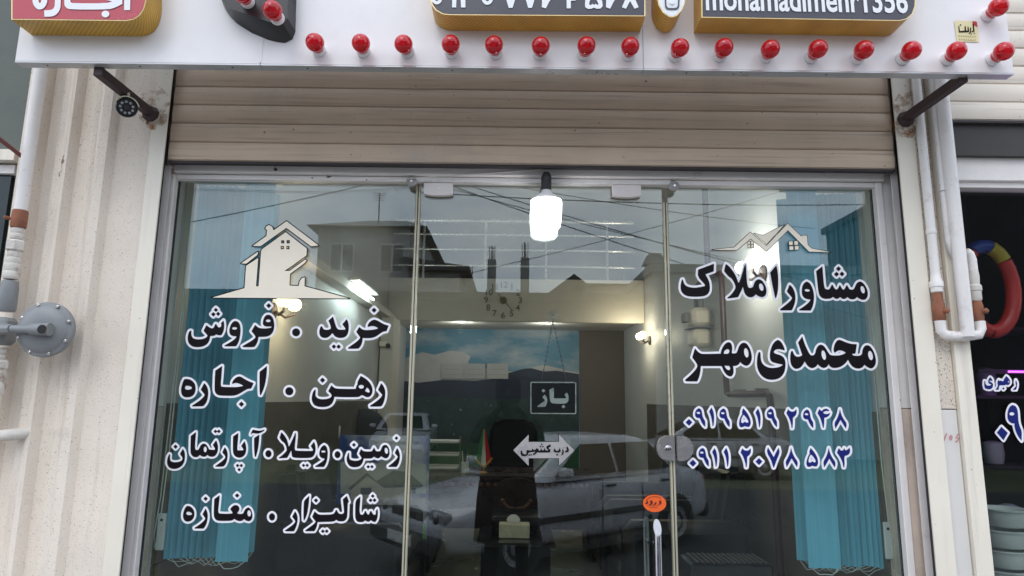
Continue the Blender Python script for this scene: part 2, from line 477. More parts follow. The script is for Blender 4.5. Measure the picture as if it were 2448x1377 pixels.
    w = Word().add(610, 1010, 11.38, [
        "715,265 770,320 830,400 870,480 900,590 912,660 940,620 1000,490 1060,360 1085,285 1105,285 1105,400 1090,540 1075,680 1080,740 1110,770 1560,775 1575,745 1512,640 1600,520 1630,600 1645,690 1640,790 1610,880 1560,940 1480,965 1200,965 1040,955 1000,920 990,850 985,750 960,800 910,890 870,960 650,975 645,955 740,890 830,800 860,750 850,670 820,590 770,530 735,520 662,410",
        "1875,612 1930,640 1965,720 1975,820 1968,950 1945,1060 1910,1150 1870,1208 1640,1208 1635,1185 1740,1120 1840,1050 1890,1000 1890,985 1830,970 1775,945 1745,890 1745,810 1770,720 1815,650",
        dia(1315, 1168, 48), dia(1415, 1165, 48)], [ell(1855, 790, 58, 30)])
    vinyl(w, 'vinyl_lettering', 'short black word between the two small dots of the third line', 'lettering', Y, border=5)
    w = Word().add(610, 1010, 11.38, [ell(2240, 875, 80, 95)])
    vinyl(w, 'vinyl_dot', 'small round black dot before the last word of the third line, against the poster edge', 'dot', Y, parts=('white_outline', 'disc'))
    w = Word().add(780, 1010, 11.38, [
        "1605,605 1660,625 1700,690 1722,780 1720,870 1690,940 1640,975 1590,972 1530,945 1500,912 1470,945 1420,978 1370,970 1325,950 1300,925 1270,955 1220,980 1120,982 1015,980 1000,1060 960,1140 900,1195 820,1215 730,1218 650,1195 590,1130 560,1060 552,980 570,890 600,825 620,825 622,890 622,950 645,1010 720,1035 800,1045 890,1032 950,995 960,960 890,850 945,720 990,765 1030,785 1210,790 1250,770 1275,720 1298,675 1325,730 1355,780 1410,785 1460,780 1490,735 1510,670 1550,620",
        "1925,690 1970,760 2000,850 2005,950 1985,1060 1950,1150 1910,1208 1695,1208 1690,1185 1780,1120 1870,1040 1930,970 1945,930 1865,830",
        dia(752, 608, 55), dia(1908, 425, 52), dia(1140, 1205, 48), dia(1243, 1203, 48)], [ell(1632, 768, 46, 85, -8)])
    vinyl(w, 'vinyl_lettering', 'black word over the blue poster, touching the door strip on the third line', 'lettering', Y, border=5)
    # fourth line
    w = Word().add(425, 1160, 9.98, [
        "230,490 290,500 345,540 385,600 398,680 388,760 350,820 295,860 235,872 175,855 135,805 122,730 130,660 155,580 195,510",
        "663,555 695,615 715,700 712,800 690,900 650,990 610,1035 405,1035 398,1015 480,965 580,890 640,830 655,790 590,690",
        "1000,235 990,350 975,500 960,620 985,672 1100,680 1240,680 1310,668 1300,640 1250,575 1280,525 1330,482 1390,470 1440,490 1470,535 1470,590 1440,635 1415,668 1440,680 1500,688 1560,672 1580,620 1620,560 1680,528 1735,560 1770,640 1782,720 1770,800 1730,850 1680,860 1620,840 1580,805 1550,840 1490,860 1420,845 1380,825 1345,800 1320,830 1260,850 1000,852 920,835 880,790 860,730 860,560 872,330",
        dia(665, 322, 54), dia(1415, 245, 54)],
        ["235,628 300,640 335,670 340,695 300,715 230,710 200,685 205,650", ell(1703, 672, 44, 75, -4)])
    vinyl(w, 'vinyl_lettering', 'black word over the teal blind on the bottom line of lettering', 'lettering', Y, border=5)
    w = Word().add(425, 1160, 9.98, [ell(2247, 755, 72, 88)])
    vinyl(w, 'vinyl_dot', 'round black dot with white rim on the bottom line of lettering', 'dot', Y, parts=('white_outline', 'disc'))
    w = Word().add(665, 1160, S9, [
        "370,570 405,625 428,700 425,790 405,880 375,960 340,1012 155,1010 150,990 230,935 320,870 370,815 375,780 308,690",
        "683,225 675,350 660,480 640,600 610,700 570,775 558,765 555,600 560,440 568,340",
        "1508,230 1530,300 1555,370 1525,385 1525,480 1518,600 1515,690 1490,750 1440,790 1370,795 1310,785 1275,755 1240,785 1180,800 1000,805 865,808 850,890 820,970 790,1008 600,1008 595,990 690,920 780,855 825,800 745,690 800,570 850,620 900,645 1000,648 1200,640 1240,600 1265,545 1290,545 1310,600 1350,630 1410,632 1445,600 1440,500 1418,310",
        "1805,245 1800,350 1790,480 1785,570 1805,640 1850,650 1885,620 1900,570 1920,560 1945,620 1980,650 2005,615 2020,565 2045,565 2065,610 2100,652 2140,640 2145,605 2140,570 2175,515 2190,580 2185,680 2165,760 2130,805 2080,800 2035,765 2000,800 1950,800 1910,768 1880,800 1820,810 1750,805 1710,770 1690,700 1690,500 1700,330",
        dia(830, 332, 48), dia(980, 1010, 42), dia(1065, 1008, 42), dia(2075, 238, 42), dia(2028, 330, 44), dia(2115, 328, 44)])
    vinyl(w, 'vinyl_lettering', 'long black word beyond the dot on the bottom line of lettering', 'lettering', Y, border=4.8)
    # right pane
    w = Word().add(1610, 620, S9, [
        "890,95 885,262 700,330 755,420 790,510 802,610 795,690 765,750 710,795 620,815 480,822 350,815 260,790 195,740 160,670 155,590 165,510 185,445 205,440 220,490 240,545 290,590 370,615 480,622 600,605 690,585 690,550 530,380 542,225",
        "1150,100 1210,140 1280,220 1340,310 1385,400 1425,520 1450,480 1490,370 1530,240 1560,120 1580,100 1595,160 1600,300 1610,450 1625,570 1650,620 1700,630 1745,605 1765,540 1790,480 1840,440 1890,435 1950,470 2000,540 2035,620 2045,700 2030,780 1980,825 1920,830 1850,800 1805,768 1770,810 1710,835 1650,830 1590,790 1550,720 1535,640 1522,605 1500,670 1460,750 1420,830 1190,860 1185,838 1260,780 1330,690 1365,620 1350,550 1310,470 1260,405 1215,385 1112,262 1130,160",
        "2258,130 2285,250 2300,400 2300,600 2285,740 2250,855 2235,855 2200,700 2170,560 2145,420 2122,290"],
        [ell(1928, 610, 46, 84, -16)])
    w.add(1850, 620, S9, [
        "345,555 400,600 445,680 472,780 475,880 455,980 420,1070 390,1120 145,1120 135,1095 220,1030 320,950 390,880 400,840 285,705",
        "720,485 790,520 840,610 870,700 883,800 880,900 865,990 835,1080 805,1125 560,1122 555,1100 650,1040 740,970 800,905 800,880 720,870 655,840 620,775 612,690 622,600 655,525",
        "1065,150 1075,250 1085,400 1098,550 1120,640 1180,665 1225,650 1255,590 1275,550 1300,570 1325,630 1370,665 1410,640 1430,590 1445,558 1470,590 1490,640 1530,668 1560,640 1580,590 1600,560 1630,600 1655,650 1700,668 1755,655 1780,600 1810,530 1860,490 1910,488 1970,525 2020,600 2055,680 2065,760 2050,840 2000,885 1940,888 1870,860 1825,825 1790,865 1730,880 1670,870 1612,825 1580,860 1530,875 1480,850 1452,825 1420,860 1370,870 1330,850 1298,820 1260,855 1190,868 1100,865 1030,830 990,760 970,650 950,450 928,260",
        dia(1420, 207, 56), dia(1375, 325, 56), dia(1495, 320, 56)],
        [ell(732, 680, 58, 28, 5), ell(1950, 665, 43, 84, -16)])
    vinyl(w, 'vinyl_lettering', 'large black lettering with white outline right under the roof emblem', 'lettering', Y)
    w = Word().add(1620, 790, S9, [
        "380,390 430,450 480,495 540,518 945,508 955,450 985,370 1040,290 1110,252 1165,270 1195,330 1200,410 1185,490 1220,508 1290,495 1320,430 1340,360 1385,290 1450,262 1520,290 1575,370 1610,460 1630,560 1625,650 1590,730 1530,775 1470,770 1410,730 1375,690 1340,745 1290,775 1215,780 1230,860 1225,950 1185,1005 1130,1008 1070,970 1020,900 985,830 968,780 510,780 500,900 480,1000 440,1100 425,1118 175,1115 165,1080 260,1000 350,910 420,825 435,770 410,710 320,590",
        "2200,205 2260,235 2310,310 2345,390 2350,440 2290,420 2200,405 2130,430 2105,480 2160,515 2260,540 2330,590 2362,660 2370,760 2355,880 2310,980 2230,1050 2130,1080 2020,1082 1910,1050 1820,970 1765,870 1740,760 1742,650 1755,540 1780,475 1805,470 1820,500 1822,600 1840,690 1890,760 1970,805 2060,825 2180,815 2270,785 2312,750 2250,735 2150,715 2070,690 2030,640 2022,550 2035,440 2080,310 2140,235"],
        ["1010,512 1025,450 1080,408 1130,420 1138,465 1110,510", "1025,772 1130,775 1158,830 1140,870 1095,865 1050,820", ell(1507, 490, 48, 106, -10)])
    w.add(1860, 790, S9, [
        "532,130 560,220 600,330 650,440 700,530 740,550 790,540 820,490 830,430 860,360 910,315 965,312 1020,350 1070,430 1120,510 1160,545 1250,550 1340,548 1430,525 1490,490 1430,450 1350,428 1290,455 1250,490 1225,470 1220,400 1240,310 1280,235 1330,202 1390,215 1500,265 1620,298 1730,302 1700,505 1620,515 1640,545 1720,560 1810,550 1845,510 1850,440 1880,360 1930,322 1990,325 2050,375 2100,460 2135,560 2150,660 2140,750 2090,820 2030,835 1960,805 1895,750 1865,800 1800,835 1720,835 1640,800 1580,730 1535,640 1490,710 1420,770 1330,815 1220,825 1150,800 1108,740 1080,795 1020,825 960,815 910,780 870,740 840,790 780,825 720,825 650,780 610,720 585,675 555,740 500,810 430,842 370,840 310,790 275,710 265,600 275,500 295,450 320,450 340,500 370,555 420,578 480,572 530,545 525,520 440,265"],
        [ell(1003, 540, 46, 108, -12), ell(2030, 550, 50, 106, -12)])
    vinyl(w, 'vinyl_lettering', 'second line of large black letters with white outline, above the blue telephone numbers', 'lettering', Y)
    # telephone numbers
    NINE = pts("385,158 425,175 445,230 455,310 480,360 505,395 505,500 470,470 435,410 405,340 350,335 320,300 318,250 335,195"); NH = ell(380, 245, 33, 20, 5)
    ONE = pts("620,145 650,210 668,300 665,400 655,480 640,492 630,400 610,300 575,220")
    FIVE = pts("1200,160 1250,215 1300,290 1332,370 1338,450 1310,500 1260,500 1228,485 1190,508 1145,505 1122,460 1128,390 1155,310 1185,260 1172,235")
    FH = pts("1205,280 1240,310 1285,375 1298,410 1270,430 1228,405 1190,435 1160,415 1165,360 1185,305")
    TWO = pts("415,175 440,210 490,225 530,215 565,175 572,220 560,280 520,320 500,335 502,420 492,525 480,525 465,430 430,330 382,250")
    FOUR = pts("985,175 1030,215 1055,180 1110,165 1155,185 1165,215 1110,205 1050,235 1080,265 1140,268 1185,240 1170,290 1120,325 1075,335 1075,420 1065,520 1050,515 1030,420 1000,330 952,250")
    EIGHT = pts("1362,175 1385,270 1430,360 1490,440 1472,535 1420,450 1372,370 1330,450 1280,535 1260,430 1310,350 1345,260")
    SEVEN = pts("45,875 100,970 150,1055 195,965 240,880 262,970 210,1090 155,1245 145,1245 100,1100 22,965")
    THREE = pts("1340,890 1380,935 1420,930 1440,885 1460,930 1500,920 1540,880 1550,930 1540,990 1490,1025 1450,1030 1440,1080 1450,1160 1440,1240 1425,1240 1410,1150 1370,1060 1308,970")
    def sh(q, dx, dy): return [(x + dx, y + dy) for x, y in q]
    s = 7.652
    w = Word().add(1620, 955, s, [dia(207, 418, 62), NINE, ONE, sh(NINE, 447, 5), FIVE, sh(ONE, 850, 20)], [NH, sh(NH, 447, 5), FH])
    w.add(1830, 955, s, [sh(NINE, -294, 6), TWO, sh(NINE, 370, 24), FOUR, EIGHT], [sh(NH, -297, 6), sh(NH, 370, 24)])
    vinyl(w, 'vinyl_number', 'upper of the two blue telephone numbers with white outline, above the lock', 'phone number', Y, fill='vinyl_blue', parts=('white_outline', 'digit'))
    w = Word().add(1620, 955, s, [dia(280, 1165, 64), sh(NINE, 65, 727), sh(ONE, 57, 740), sh(ONE, 268, 738), sh(TWO, 770, 715), dia(1488, 1135, 64)], [sh(NH, 62, 727)])
    w.add(1830, 955, s, [SEVEN, sh(EIGHT, -894, 705), sh(FIVE, -374, 725), sh(EIGHT, -205, 710), THREE], [sh(FH, -374, 725)])
    vinyl(w, 'vinyl_number', 'lower of the two blue telephone numbers with white outline, beside the door lock', 'phone number', Y, fill='vinyl_blue', parts=('white_outline', 'digit'))
    # house emblem and roof emblem
    w = Word().add(490, 515, 6.558, [
        "745,478 965,322 972,228 945,208 965,170 1005,150 1055,180 1075,235 1280,90 1780,470 1665,485 1275,195 870,482",
        "1265,262 1598,520 1590,628 1460,720 1395,770 1245,870 1330,868 1575,690 1595,705 1560,750 1335,915 1325,1100 1470,1105 1485,1030 1520,985 1565,970 1560,1110 2260,1302 110,1288 620,1140 645,790 835,665 800,1110 840,1112 880,560 895,530",
        "835,565 820,620 650,755 565,752"],
        [rect(1195, 390, 1243, 438), rect(1280, 388, 1330, 438), rect(1187, 480, 1237, 530), rect(1275, 480, 1325, 530)], soft=False)
    vinyl(w, 'house_emblem', 'cream house emblem with gable roof and chimney on the shop glass', 'emblem', Y, border=2.4, fill='vinyl_gold', edge='vinyl_black', parts=('dark_outline', 'house_shape'), step=.8)
    w = Word().add(1690, 525, 7.9, [
        "820,240 1120,500 1525,75 1785,320 1790,300 1890,300 1905,480 1980,545 2340,615 1930,605 1530,200 1125,600 825,360 565,575 95,570 515,525",
        "890,260 1060,300 1460,100 1125,465", rect(1550, 410, 1620, 480), rect(1650, 405, 1720, 478), rect(1558, 502, 1632, 572), rect(1660, 495, 1732, 568),
        rect(775, 412, 815, 465), rect(832, 408, 878, 465), rect(780, 475, 820, 528), rect(835, 475, 880, 528)], soft=False)
    vinyl(w, 'roof_emblem', 'cream double roof line emblem with small windows on the shop glass', 'emblem', Y, border=1.3, fill='vinyl_gold', edge='vinyl_black', parts=('dark_outline', 'roof_shape'), step=.7)
    # sliding door arrow
    s = 6.26
    w = Word().add(1220, 905, s, ["45,1072 275,838 275,948 728,948 728,835 960,1072 728,1305 728,1192 275,1192 275,1308"], soft=False)
    t = vinyl(w, 'arrow_sticker', 'silver double headed arrow sticker with dark writing in the middle of the sliding door', 'sticker', Y + .002, border=.9, fill='vinyl_silver', edge='vinyl_black', parts=('dark_outline', 'arrow'))
    w = Word().add(1220, 905, s, [
        "855,1015 875,1060 870,1095 825,1105 820,1085 850,1075 840,1035", "790,1060 800,1100 785,1140 765,1145 770,1120 782,1095 775,1065",
        "740,1035 752,1080 735,1105 665,1105 650,1085 655,1045 672,1060 680,1085 725,1080", dia(700, 1140, 15),
        "600,985 605,1012 565,1040 598,1065 598,1095 575,1105 440,1104 400,1102 385,1122 345,1148 338,1128 370,1105 380,1092 350,1097 290,1102 270,1112 262,1142 220,1162 170,1157 153,1120 158,1078 177,1082 183,1120 215,1138 245,1128 240,1100 250,1070 275,1075 320,1080 325,1052 342,1058 347,1075 375,1065 395,1042 420,1058 430,1080 450,1078 460,1042 477,1075 500,1075 510,1042 527,1075 565,1080 570,1067 538,1040 545,1012",
        dia(470, 985, 13), dia(452, 1018, 13), dia(487, 1018, 13), dia(283, 1145, 13), dia(312, 1141, 13)], soft=False)
    xs, ys, S = sdf(w.p, w.h, .6, 2); V, Fc = contour(xs, ys, S, 0.25); sheet('writing', V, Fc, Y + .002 - .0036, 'vinyl_black', t)
    # orange entry sticker
    s = 5.7375
    w = Word().add(1480, 1137, s, [ell(487, 380, 160, 120, 3, 36)])
    t = vinyl(w, 'entry_sticker', 'orange oval sticker with dark red writing above the door handle', 'sticker', Y + .002, border=0, fill='vinyl_orange', parts=('', 'oval'))
    w = Word().add(1480, 1137, s, [
        "575,340 584,385 545,406 536,392 560,382 546,366 556,340", "505,350 516,385 480,406 472,392 495,378", "445,335 464,365 452,398 413,406 412,390 438,382 424,365 430,342", "385,335 402,370 386,392 358,386 362,370 382,368 373,345",
        rect(390, 412, 540, 416), rect(420, 436, 530, 440)], soft=False)
    w.add(1480, 1137, s, [[(487 + a * math.cos(R(k)), 380 - b * math.sin(R(k))) for a, b, k in [(128, 88, 150 - 8 * i) for i in range(14)] + [(134, 94, 46 + 8 * i) for i in range(14)]]], soft=False)
    xs, ys, S = sdf(w.p, w.h, .5, 2); V, Fc = contour(xs, ys, S, 0.1); sheet('writing', V, Fc, Y + .002 - .0036, 'vinyl_maroon', t)
    # neighbour's glass
    s = 6.88
    w = Word().add(2320, 880, s, [
        "325,150 355,180 362,215 330,205 305,215 340,230 372,260 370,310 340,345 290,350 240,330 225,280 230,210 243,215 248,265 280,290 330,285 345,270 300,250 290,215 305,170",
        "465,190 480,215 500,200 515,215 540,215 560,170 590,130 625,160 655,210 650,255 620,280 585,270 560,285 490,280 470,300 465,355 410,355 440,320 455,285 440,235",
        "745,195 768,240 768,300 750,355 695,355 730,320 755,290 740,240", dia(543, 335, 20)], [ell(628, 225, 12, 14)])
    vinyl(w, 'vinyl_lettering', 'small dark blue word with pale outline on the neighbouring shop glass', 'lettering', Y, border=4.5, fill='vinyl_blue', step=.7)
    w = Word().add(2320, 880, s, ["510,965 615,1065 545,1185 435,1060",
        "690,605 740,620 775,680 785,780 790,880 815,970 845,1030 842,1195 790,1130 750,1050 725,960 725,910 670,905 620,860 605,780 620,690 650,630"], [ell(682, 752, 42, 28)])
    vinyl(w, 'vinyl_number', 'large blue telephone digits with pale outline on the neighbouring shop glass', 'phone number', Y, border=5, fill='vinyl_blue', parts=('white_outline', 'digit'))
# ------------------------------------------------------------------ palette
pm('vinyl_black', (.008, .006, .008), .5, var=.1, spec=.12)
pm('vinyl_white', (.88, .86, .90), .4, var=.02)
pm('vinyl_blue', (.012, .020, .16), .5, var=.08, spec=.15)
pm('vinyl_gold', (.92, .83, .68), .45, var=.05, vscale=5)
pm('vinyl_silver', (.55, .52, .51), .3, metal=.45, var=.1, vscale=12)
pm('vinyl_orange', (.86, .13, .02), .45, var=.04)
pm('vinyl_maroon', (.12, .01, .01), .5)
pm('acm_white', (.82, .80, .805), .22, var=.015, spec=.45, rvar=.04, stain=(2.5, (.72, .70, .71), .52, .8))
pm('acm_edge', (.52, .52, .53), .32, metal=.35, var=.05)
pm('gap_dark', (.015, .014, .014), .8)
mg_, ng_, og_ = newmat('gold_side')                  # punched gold sheet: rows of fine diagonal perforations
_b = nd(ng_, 'ShaderNodeBsdfPrincipled'); _b.inputs['Roughness'].default_value = .42; ng_.links.new(_b.outputs[0], og_.inputs[0])
_g = nd(ng_, 'ShaderNodeNewGeometry'); _w = nd(ng_, 'ShaderNodeTexWave', _Scale=38.0, _Distortion=.5, _Detail=1.0); _w.bands_direction = 'DIAGONAL'; ng_.links.new(_g.outputs['Position'], _w.inputs['Vector'])
_n = nd(ng_, 'ShaderNodeTexNoise', _Scale=9.0, _Detail=5); ng_.links.new(_g.outputs['Position'], _n.inputs['Vector'])
_r1 = ramp(ng_, .30, (.55, .295, .035), .55, (.70, .40, .055)); ng_.links.new(_w.outputs['Fac'], _r1.inputs[0])
_r2 = ramp(ng_, .35, (.78, .78, .78), .65, (1, 1, 1)); ng_.links.new(_n.outputs[0], _r2.inputs[0])
_m = nd(ng_, 'ShaderNodeMix', data_type='RGBA', blend_type='MULTIPLY'); _m.inputs[0].default_value = 1; ng_.links.new(_r1.outputs[0], _m.inputs[6]); ng_.links.new(_r2.outputs[0], _m.inputs[7]); ng_.links.new(_m.outputs[2], _b.inputs['Base Color'])
pm('gold_trim', (.86, .66, .34), .3, metal=.4)
pm('face_red', (.50, .060, .085), .3, var=.03)
pm('face_dark', (.055, .052, .068), .32, var=.06)
pm('letter_white', (.84, .84, .86), .45, var=.02)
pm('arrow_black', (.018, .017, .020), .38, var=.2)
pm('socket_white', (.78, .75, .76), .4)
pm('stucco', (.83, .735, .635), .85, streak=((16, 16, .9), (.60, .49, .39), .55, .82), var=.09, vscale=2.2, chips=((11, 11, 8), (.25, .18, .14), .735), bump=.9, bscale=240, speck=(200, (.40, .33, .27), .655, .70), stain=(6, (.60, .52, .45), .58, .80))
pm('stucco_yellow', (.76, .67, .57), .88, var=.08, vscale=5, bump=1, bscale=160, speck=(150, (.28, .22, .18), .60, .64), stain=(9, (.42, .32, .24), .60, .75))
pm('plaster_white', (.76, .73, .71), .75, var=.05, bump=.25, bscale=90, stain=(5, (.55, .53, .53), .55, .8))
pm('shutter_paint', (.66, .51, .385), .46, var=.07, vscale=4, streak=((1.5, 1, 75), (.30, .22, .17), .52, .80), stain=(3.0, (.54, .44, .355), .55, .75), speck=(60, (.2, .15, .12), .74, .77))
pm('shutter_pale', (.76, .68, .59), .5, var=.06, vscale=4, streak=((1.2, 1, 60), (.52, .45, .40), .55, .75), speck=(50, (.2, .15, .12), .74, .77))
pm('rail_cream', (.82, .755, .645), .42, var=.04, vscale=3, streak=((14, 14, .8), (.60, .54, .47), .56, .8), speck=(70, (.2, .14, .1), .755, .775))
pm('rail_slot', (.035, .027, .028), .7)
pm('steel_white', (.80, .755, .735), .5, var=.06, vscale=6, bump=.25, bscale=60, chips=((16, 16, 30), (.05, .035, .03), .725), stain=(7, (.50, .43, .39), .60, .78))
pm('marble_beige', (.64, .53, .45), .32, var=.14, vscale=5, streak=((5, 5, 2.2), (.36, .30, .26), .52, .72), speck=(40, (.62, .57, .53), .66, .72))
pm('strip_olive', (.47, .44, .33), .28, var=.06, spec=.6)
pm('patch_white', (.76, .70, .69), .4, var=.02)
pm('roller_grey', (.30, .29, .28), .45)
pm('steel_satin', (.50, .47, .46), .28, metal=.9, var=.05, vscale=20)
pm('chrome', (.40, .39, .40), .18, metal=1, var=.02)
pm('rubber_black', (.02, .02, .022), .6)
pm('lamp_white', (.75, .72, .72), .4)
pm('strut_brown', (.040, .022, .022), .6, var=.25, vscale=12)
pm('rail_steel', (.78, .78, .79), .25, metal=.85, var=.03)
pm('rust', (.20, .075, .035), .85, var=.35, vscale=18, bump=.6, bscale=90)
pm('pipe_white', (.78, .745, .72), .42, var=.05, vscale=6, stain=(14, (.50, .44, .39), .57, .78), speck=(90, (.25, .2, .17), .72, .76))
pm('pipe_taped', (.64, .60, .55), .7, var=.10, vscale=14, bump=.8, bscale=70, stain=(16, (.30, .16, .08), .54, .68))
pm('pipe_rust', (.26, .10, .055), .8, var=.35, vscale=22, bump=.7, bscale=80, stain=(25, (.5, .42, .36), .62, .72))
pm('regulator_grey', (.225, .232, .238), .45, var=.08, vscale=9, bump=.15, bscale=60)
pm('camera_black', (.02, .02, .022), .3)
pm('camera_cream', (.68, .64, .52), .5)
pm('cable_white', (.62, .58, .54), .6)
pm('sticker_yellow', (.80, .72, .42), .45, var=.05)
pm('pencil_red', (.55, .28, .27), .8)
glassmat('shop_glass', .074, (.90, .95, .93), dust=.007)
glassmat('neighbour_glass', .050, (.80, .84, .84), dust=.004)
mred, ntr, oredo = newmat('bulb_red')                 # thin coloured glass: tinted see-through wall with a glossy skin
_b = nd(ntr, 'ShaderNodeBsdfPrincipled'); _b.inputs['Roughness'].default_value = .05; _b.inputs['Coat Weight'].default_value = .8; _b.inputs['Base Color'].default_value = (.62, .006, .018, 1)
_t = nd(ntr, 'ShaderNodeBsdfTransparent'); _t.inputs[0].default_value = (.92, .06, .085, 1)
_lw = nd(ntr, 'ShaderNodeLayerWeight'); _lw.inputs[0].default_value = .35
_r = ramp(ntr, 0, (.50, .50, .50), .9, (.98, .98, .98)); ntr.links.new(_lw.outputs['Facing'], _r.inputs[0])
_x = nd(ntr, 'ShaderNodeMixShader'); ntr.links.new(_r.outputs[0], _x.inputs[0]); ntr.links.new(_t.outputs[0], _x.inputs[1]); ntr.links.new(_b.outputs[0], _x.inputs[2])
ntr.links.new(_x.outputs[0], oredo.inputs[0])
pm('diode_white', (.8, .72, .7), .5)
glassmat('clear_plastic', .10, (.94, .96, .96))

GZ0, GZ1 = .30, 2.425            # glass bottom, top
FLOOR = .25
# ------------------------------------------------------------------ street level
m = MB(); m.box(-14, 14, -3.05, 0.0, -.30, 0); pav = struct(m, 'pavement', pm('concrete_paving', (.33, .32, .31), .85, var=.15, vscale=2, bump=.5, bscale=60))
m = MB(); m.box(-14, 14, -3.20, -3.054, -.30, -.02, bev=.012); struct(m, 'kerb', pm('kerb_stone', (.40, .39, .38), .85, var=.12))
m = MB(); m.box(-700, 700, -900, 300, -.9, -.304); struct(m, 'ground', pm('dry_grass', (.13, .14, .08), .95, var=.35, vscale=.15))
m = MB(); m.box(-300, 300, -12.0, -3.204, -.3035, -.300); struct(m, 'road', pm('asphalt', (.055, .055, .058), .9, var=.2, vscale=1.2, bump=.5, bscale=80))

# ------------------------------------------------------------------ facade
f = thing('shopfront_wall', 'plastered shop front above and beside the glazed opening', 'wall', (0, 0, 0))
m = MB(); m.box(-1.436, 1.60, -.02, .13, 2.482, 4.6); m.build('upper_wall', 'plaster_white', f)
m = MB(); m.box(-1.452, -1.424, -.058, .13, 1.505, 2.478); m.build('jamb', 'plaster_white', f)
m = MB(); m.box(-1.452, -1.424, -.060, .13, 0, 1.502, bev=.003); m.build('marble_jamb', 'marble_beige', f)
m = MB(); m.box(1.517, 1.605, -.022, .13, 1.535, 2.478); m.build('jamb', 'plaster_white', f)
m = MB(); m.box(1.517, 1.600, -.024, .13, 0, 1.532, bev=.003); m.build('marble_jamb', 'marble_beige', f)
m = MB(); m.box(-1.424, 1.517, -.10, .13, 0, .298, bev=.006); m.build('marble_sill', 'marble_beige', f)

# ribbed rendered pilaster
pl = thing('ribbed_pilaster', 'cream roughcast pilaster with broad vertical ribs left of the shutter rail', 'pilaster', (-1.7, -.1, 0))
prof = []; x = -1.985
widths = [(.062, -.118), (.046, -.138), (.058, -.120), (.040, -.134), (.030, -.141), (.060, -.119), (.038, -.131), (.052, -.139), (.075, -.121)]
for wdt, y in widths:
    prof.append((x + .006, y)); prof.append((x + wdt - .010, y)); x += wdt
xend = -1.4525
prof = [(min(a, xend), -.128 + (b + .128) * 1.7) for a, b in prof] + [(xend, -.122)]
def ringz(z): return [(a, b, z) for a, b in prof] + [(xend, .13, z), (-1.985, .13, z)]
m = MB(); m.loft([ringz(z) for z in (0.0, .8, 1.6, 2.4, 3.2, 4.6)]); m.build('ribbed_render', 'stucco', pl)

# plaster strip between the two shops
pr = thing('party_pilaster', 'narrow pitted plaster strip between the shutter rails of the two shops', 'pilaster', (1.64, -.1, 0))
m = MB(); m.box(1.607, 1.674, -.112, .13, 1.535, 4.6); m.build('pitted_plaster', 'stucco_yellow', pr)
m = MB(); m.box(1.607, 1.674, -.112, .13, 0, 1.531, bev=.002); m.build('stone_panel', pm('stone_pale', (.72, .69, .66), .5, var=.05, vscale=3), pr)
mk = []
for q in ("452,640 458,640 468,668 480,640 486,640 470,682", "500,650 508,648 514,660 508,676 498,674 494,660", "540,640 546,645 536,660 548,664 540,684 528,686 528,680 538,676 540,668 528,664"):
    mk.append(q)
w = Word().add(2040, 740, 2.162, mk, soft=False)
xs, ys, S = sdf(w.p, [], .6, 2); V, Fc = contour(xs, ys, S, .3); sheet('red_pencil_mark', V, Fc, -.1135, 'pencil_red', pr)

# ------------------------------------------------------------------ roller shutter
def slat_prof(z0, pitch, y):
    n = 7; front = []
    for k in range(n):
        t = k / (n - 1)
        front.append((y - .0065 * math.sin(math.pi * (.08 + .84 * t)) - .001, z0 + pitch * (.045 + .91 * t)))
    front.append((y + .004, z0 + pitch * .985)); front.append((y + .012, z0 + pitch * .985))
    front.append((y + .012, z0)); front.append((y + .002, z0)); front.append((y + .001, z0 + pitch * .03))
    return front
def shutter(name, label, x0, x1, zb, n, pitch, mat, y):
    t = thing(name, label, 'shutter', ((x0 + x1) / 2, y, zb))
    m = MB(); m.loft([[(x, a, b) for a, b in slat_prof(zb + .004, pitch, y)] for x in (x0, x1)])
    first = m.build('slat', mat, t, smooth=True, angle=35)
    for k in range(1, n):
        c = first.copy(); COL.objects.link(c); c.parent = t; c.location = (random.uniform(-.0008, .0008), random.uniform(-.0012, .0012), pitch * k)
    m = MB(); m.box(x0, x1, y - .004, y + .016, zb - .010, zb + .002, bev=.002); m.build('bottom_bar', 'rail_slot', t)
    return t
shutter('roller_shutter', 'raised tan roller shutter of horizontal slats under the white sign', -1.386, 1.530, 2.476, 8, .0795, 'shutter_paint', -.100)
shutter('roller_shutter', 'pale roller shutter of the neighbouring shop above a dark box', 1.742, 3.4, 2.690, 8, .0795, 'shutter_pale', -.100)
m = MB(); m.box(-1.386, 1.53, -.094, -.03, 2.484, 2.60); m.build('gap', 'gap_dark', f)
# guide rails
def rail(x0, x1, label, slot, inner='rail_slot'):       # slot: -1 opens to smaller x, +1 to larger x
    t = thing('shutter_rail', label, 'shutter rail', ((x0 + x1) / 2, -.1, 0))
    m = MB(); m.box(x0, x1, -.132, -.124, 0, 4.2, bev=.0015); m.build('front_flange', 'rail_cream', t)
    if slot > 0: m = MB(); m.box(x0 + .001, x1 - .030, -.1235, -.062, 0, 4.2)
    else: m = MB(); m.box(x0 + .030, x1 - .001, -.1235, -.062, 0, 4.2)
    m.build('channel', inner, t)
    m = MB(); xe = x1 if slot > 0 else x0
    m.box(x0 + .004, x1 - .004, -.0615, -.058, 0, 2.47); m.build('back_flange', 'steel_white', t)
    return t
rail(-1.451, -1.389, 'cream shutter guide rail against the ribbed roughcast pilaster', 1)
rail(1.532, 1.604, 'cream shutter guide rail with rust stain below the strut, beside the marble jamb', -1)
rail(1.676, 1.738, 'cream shutter guide rail of the neighbouring shop beside the white pipes', 1, 'rail_cream')

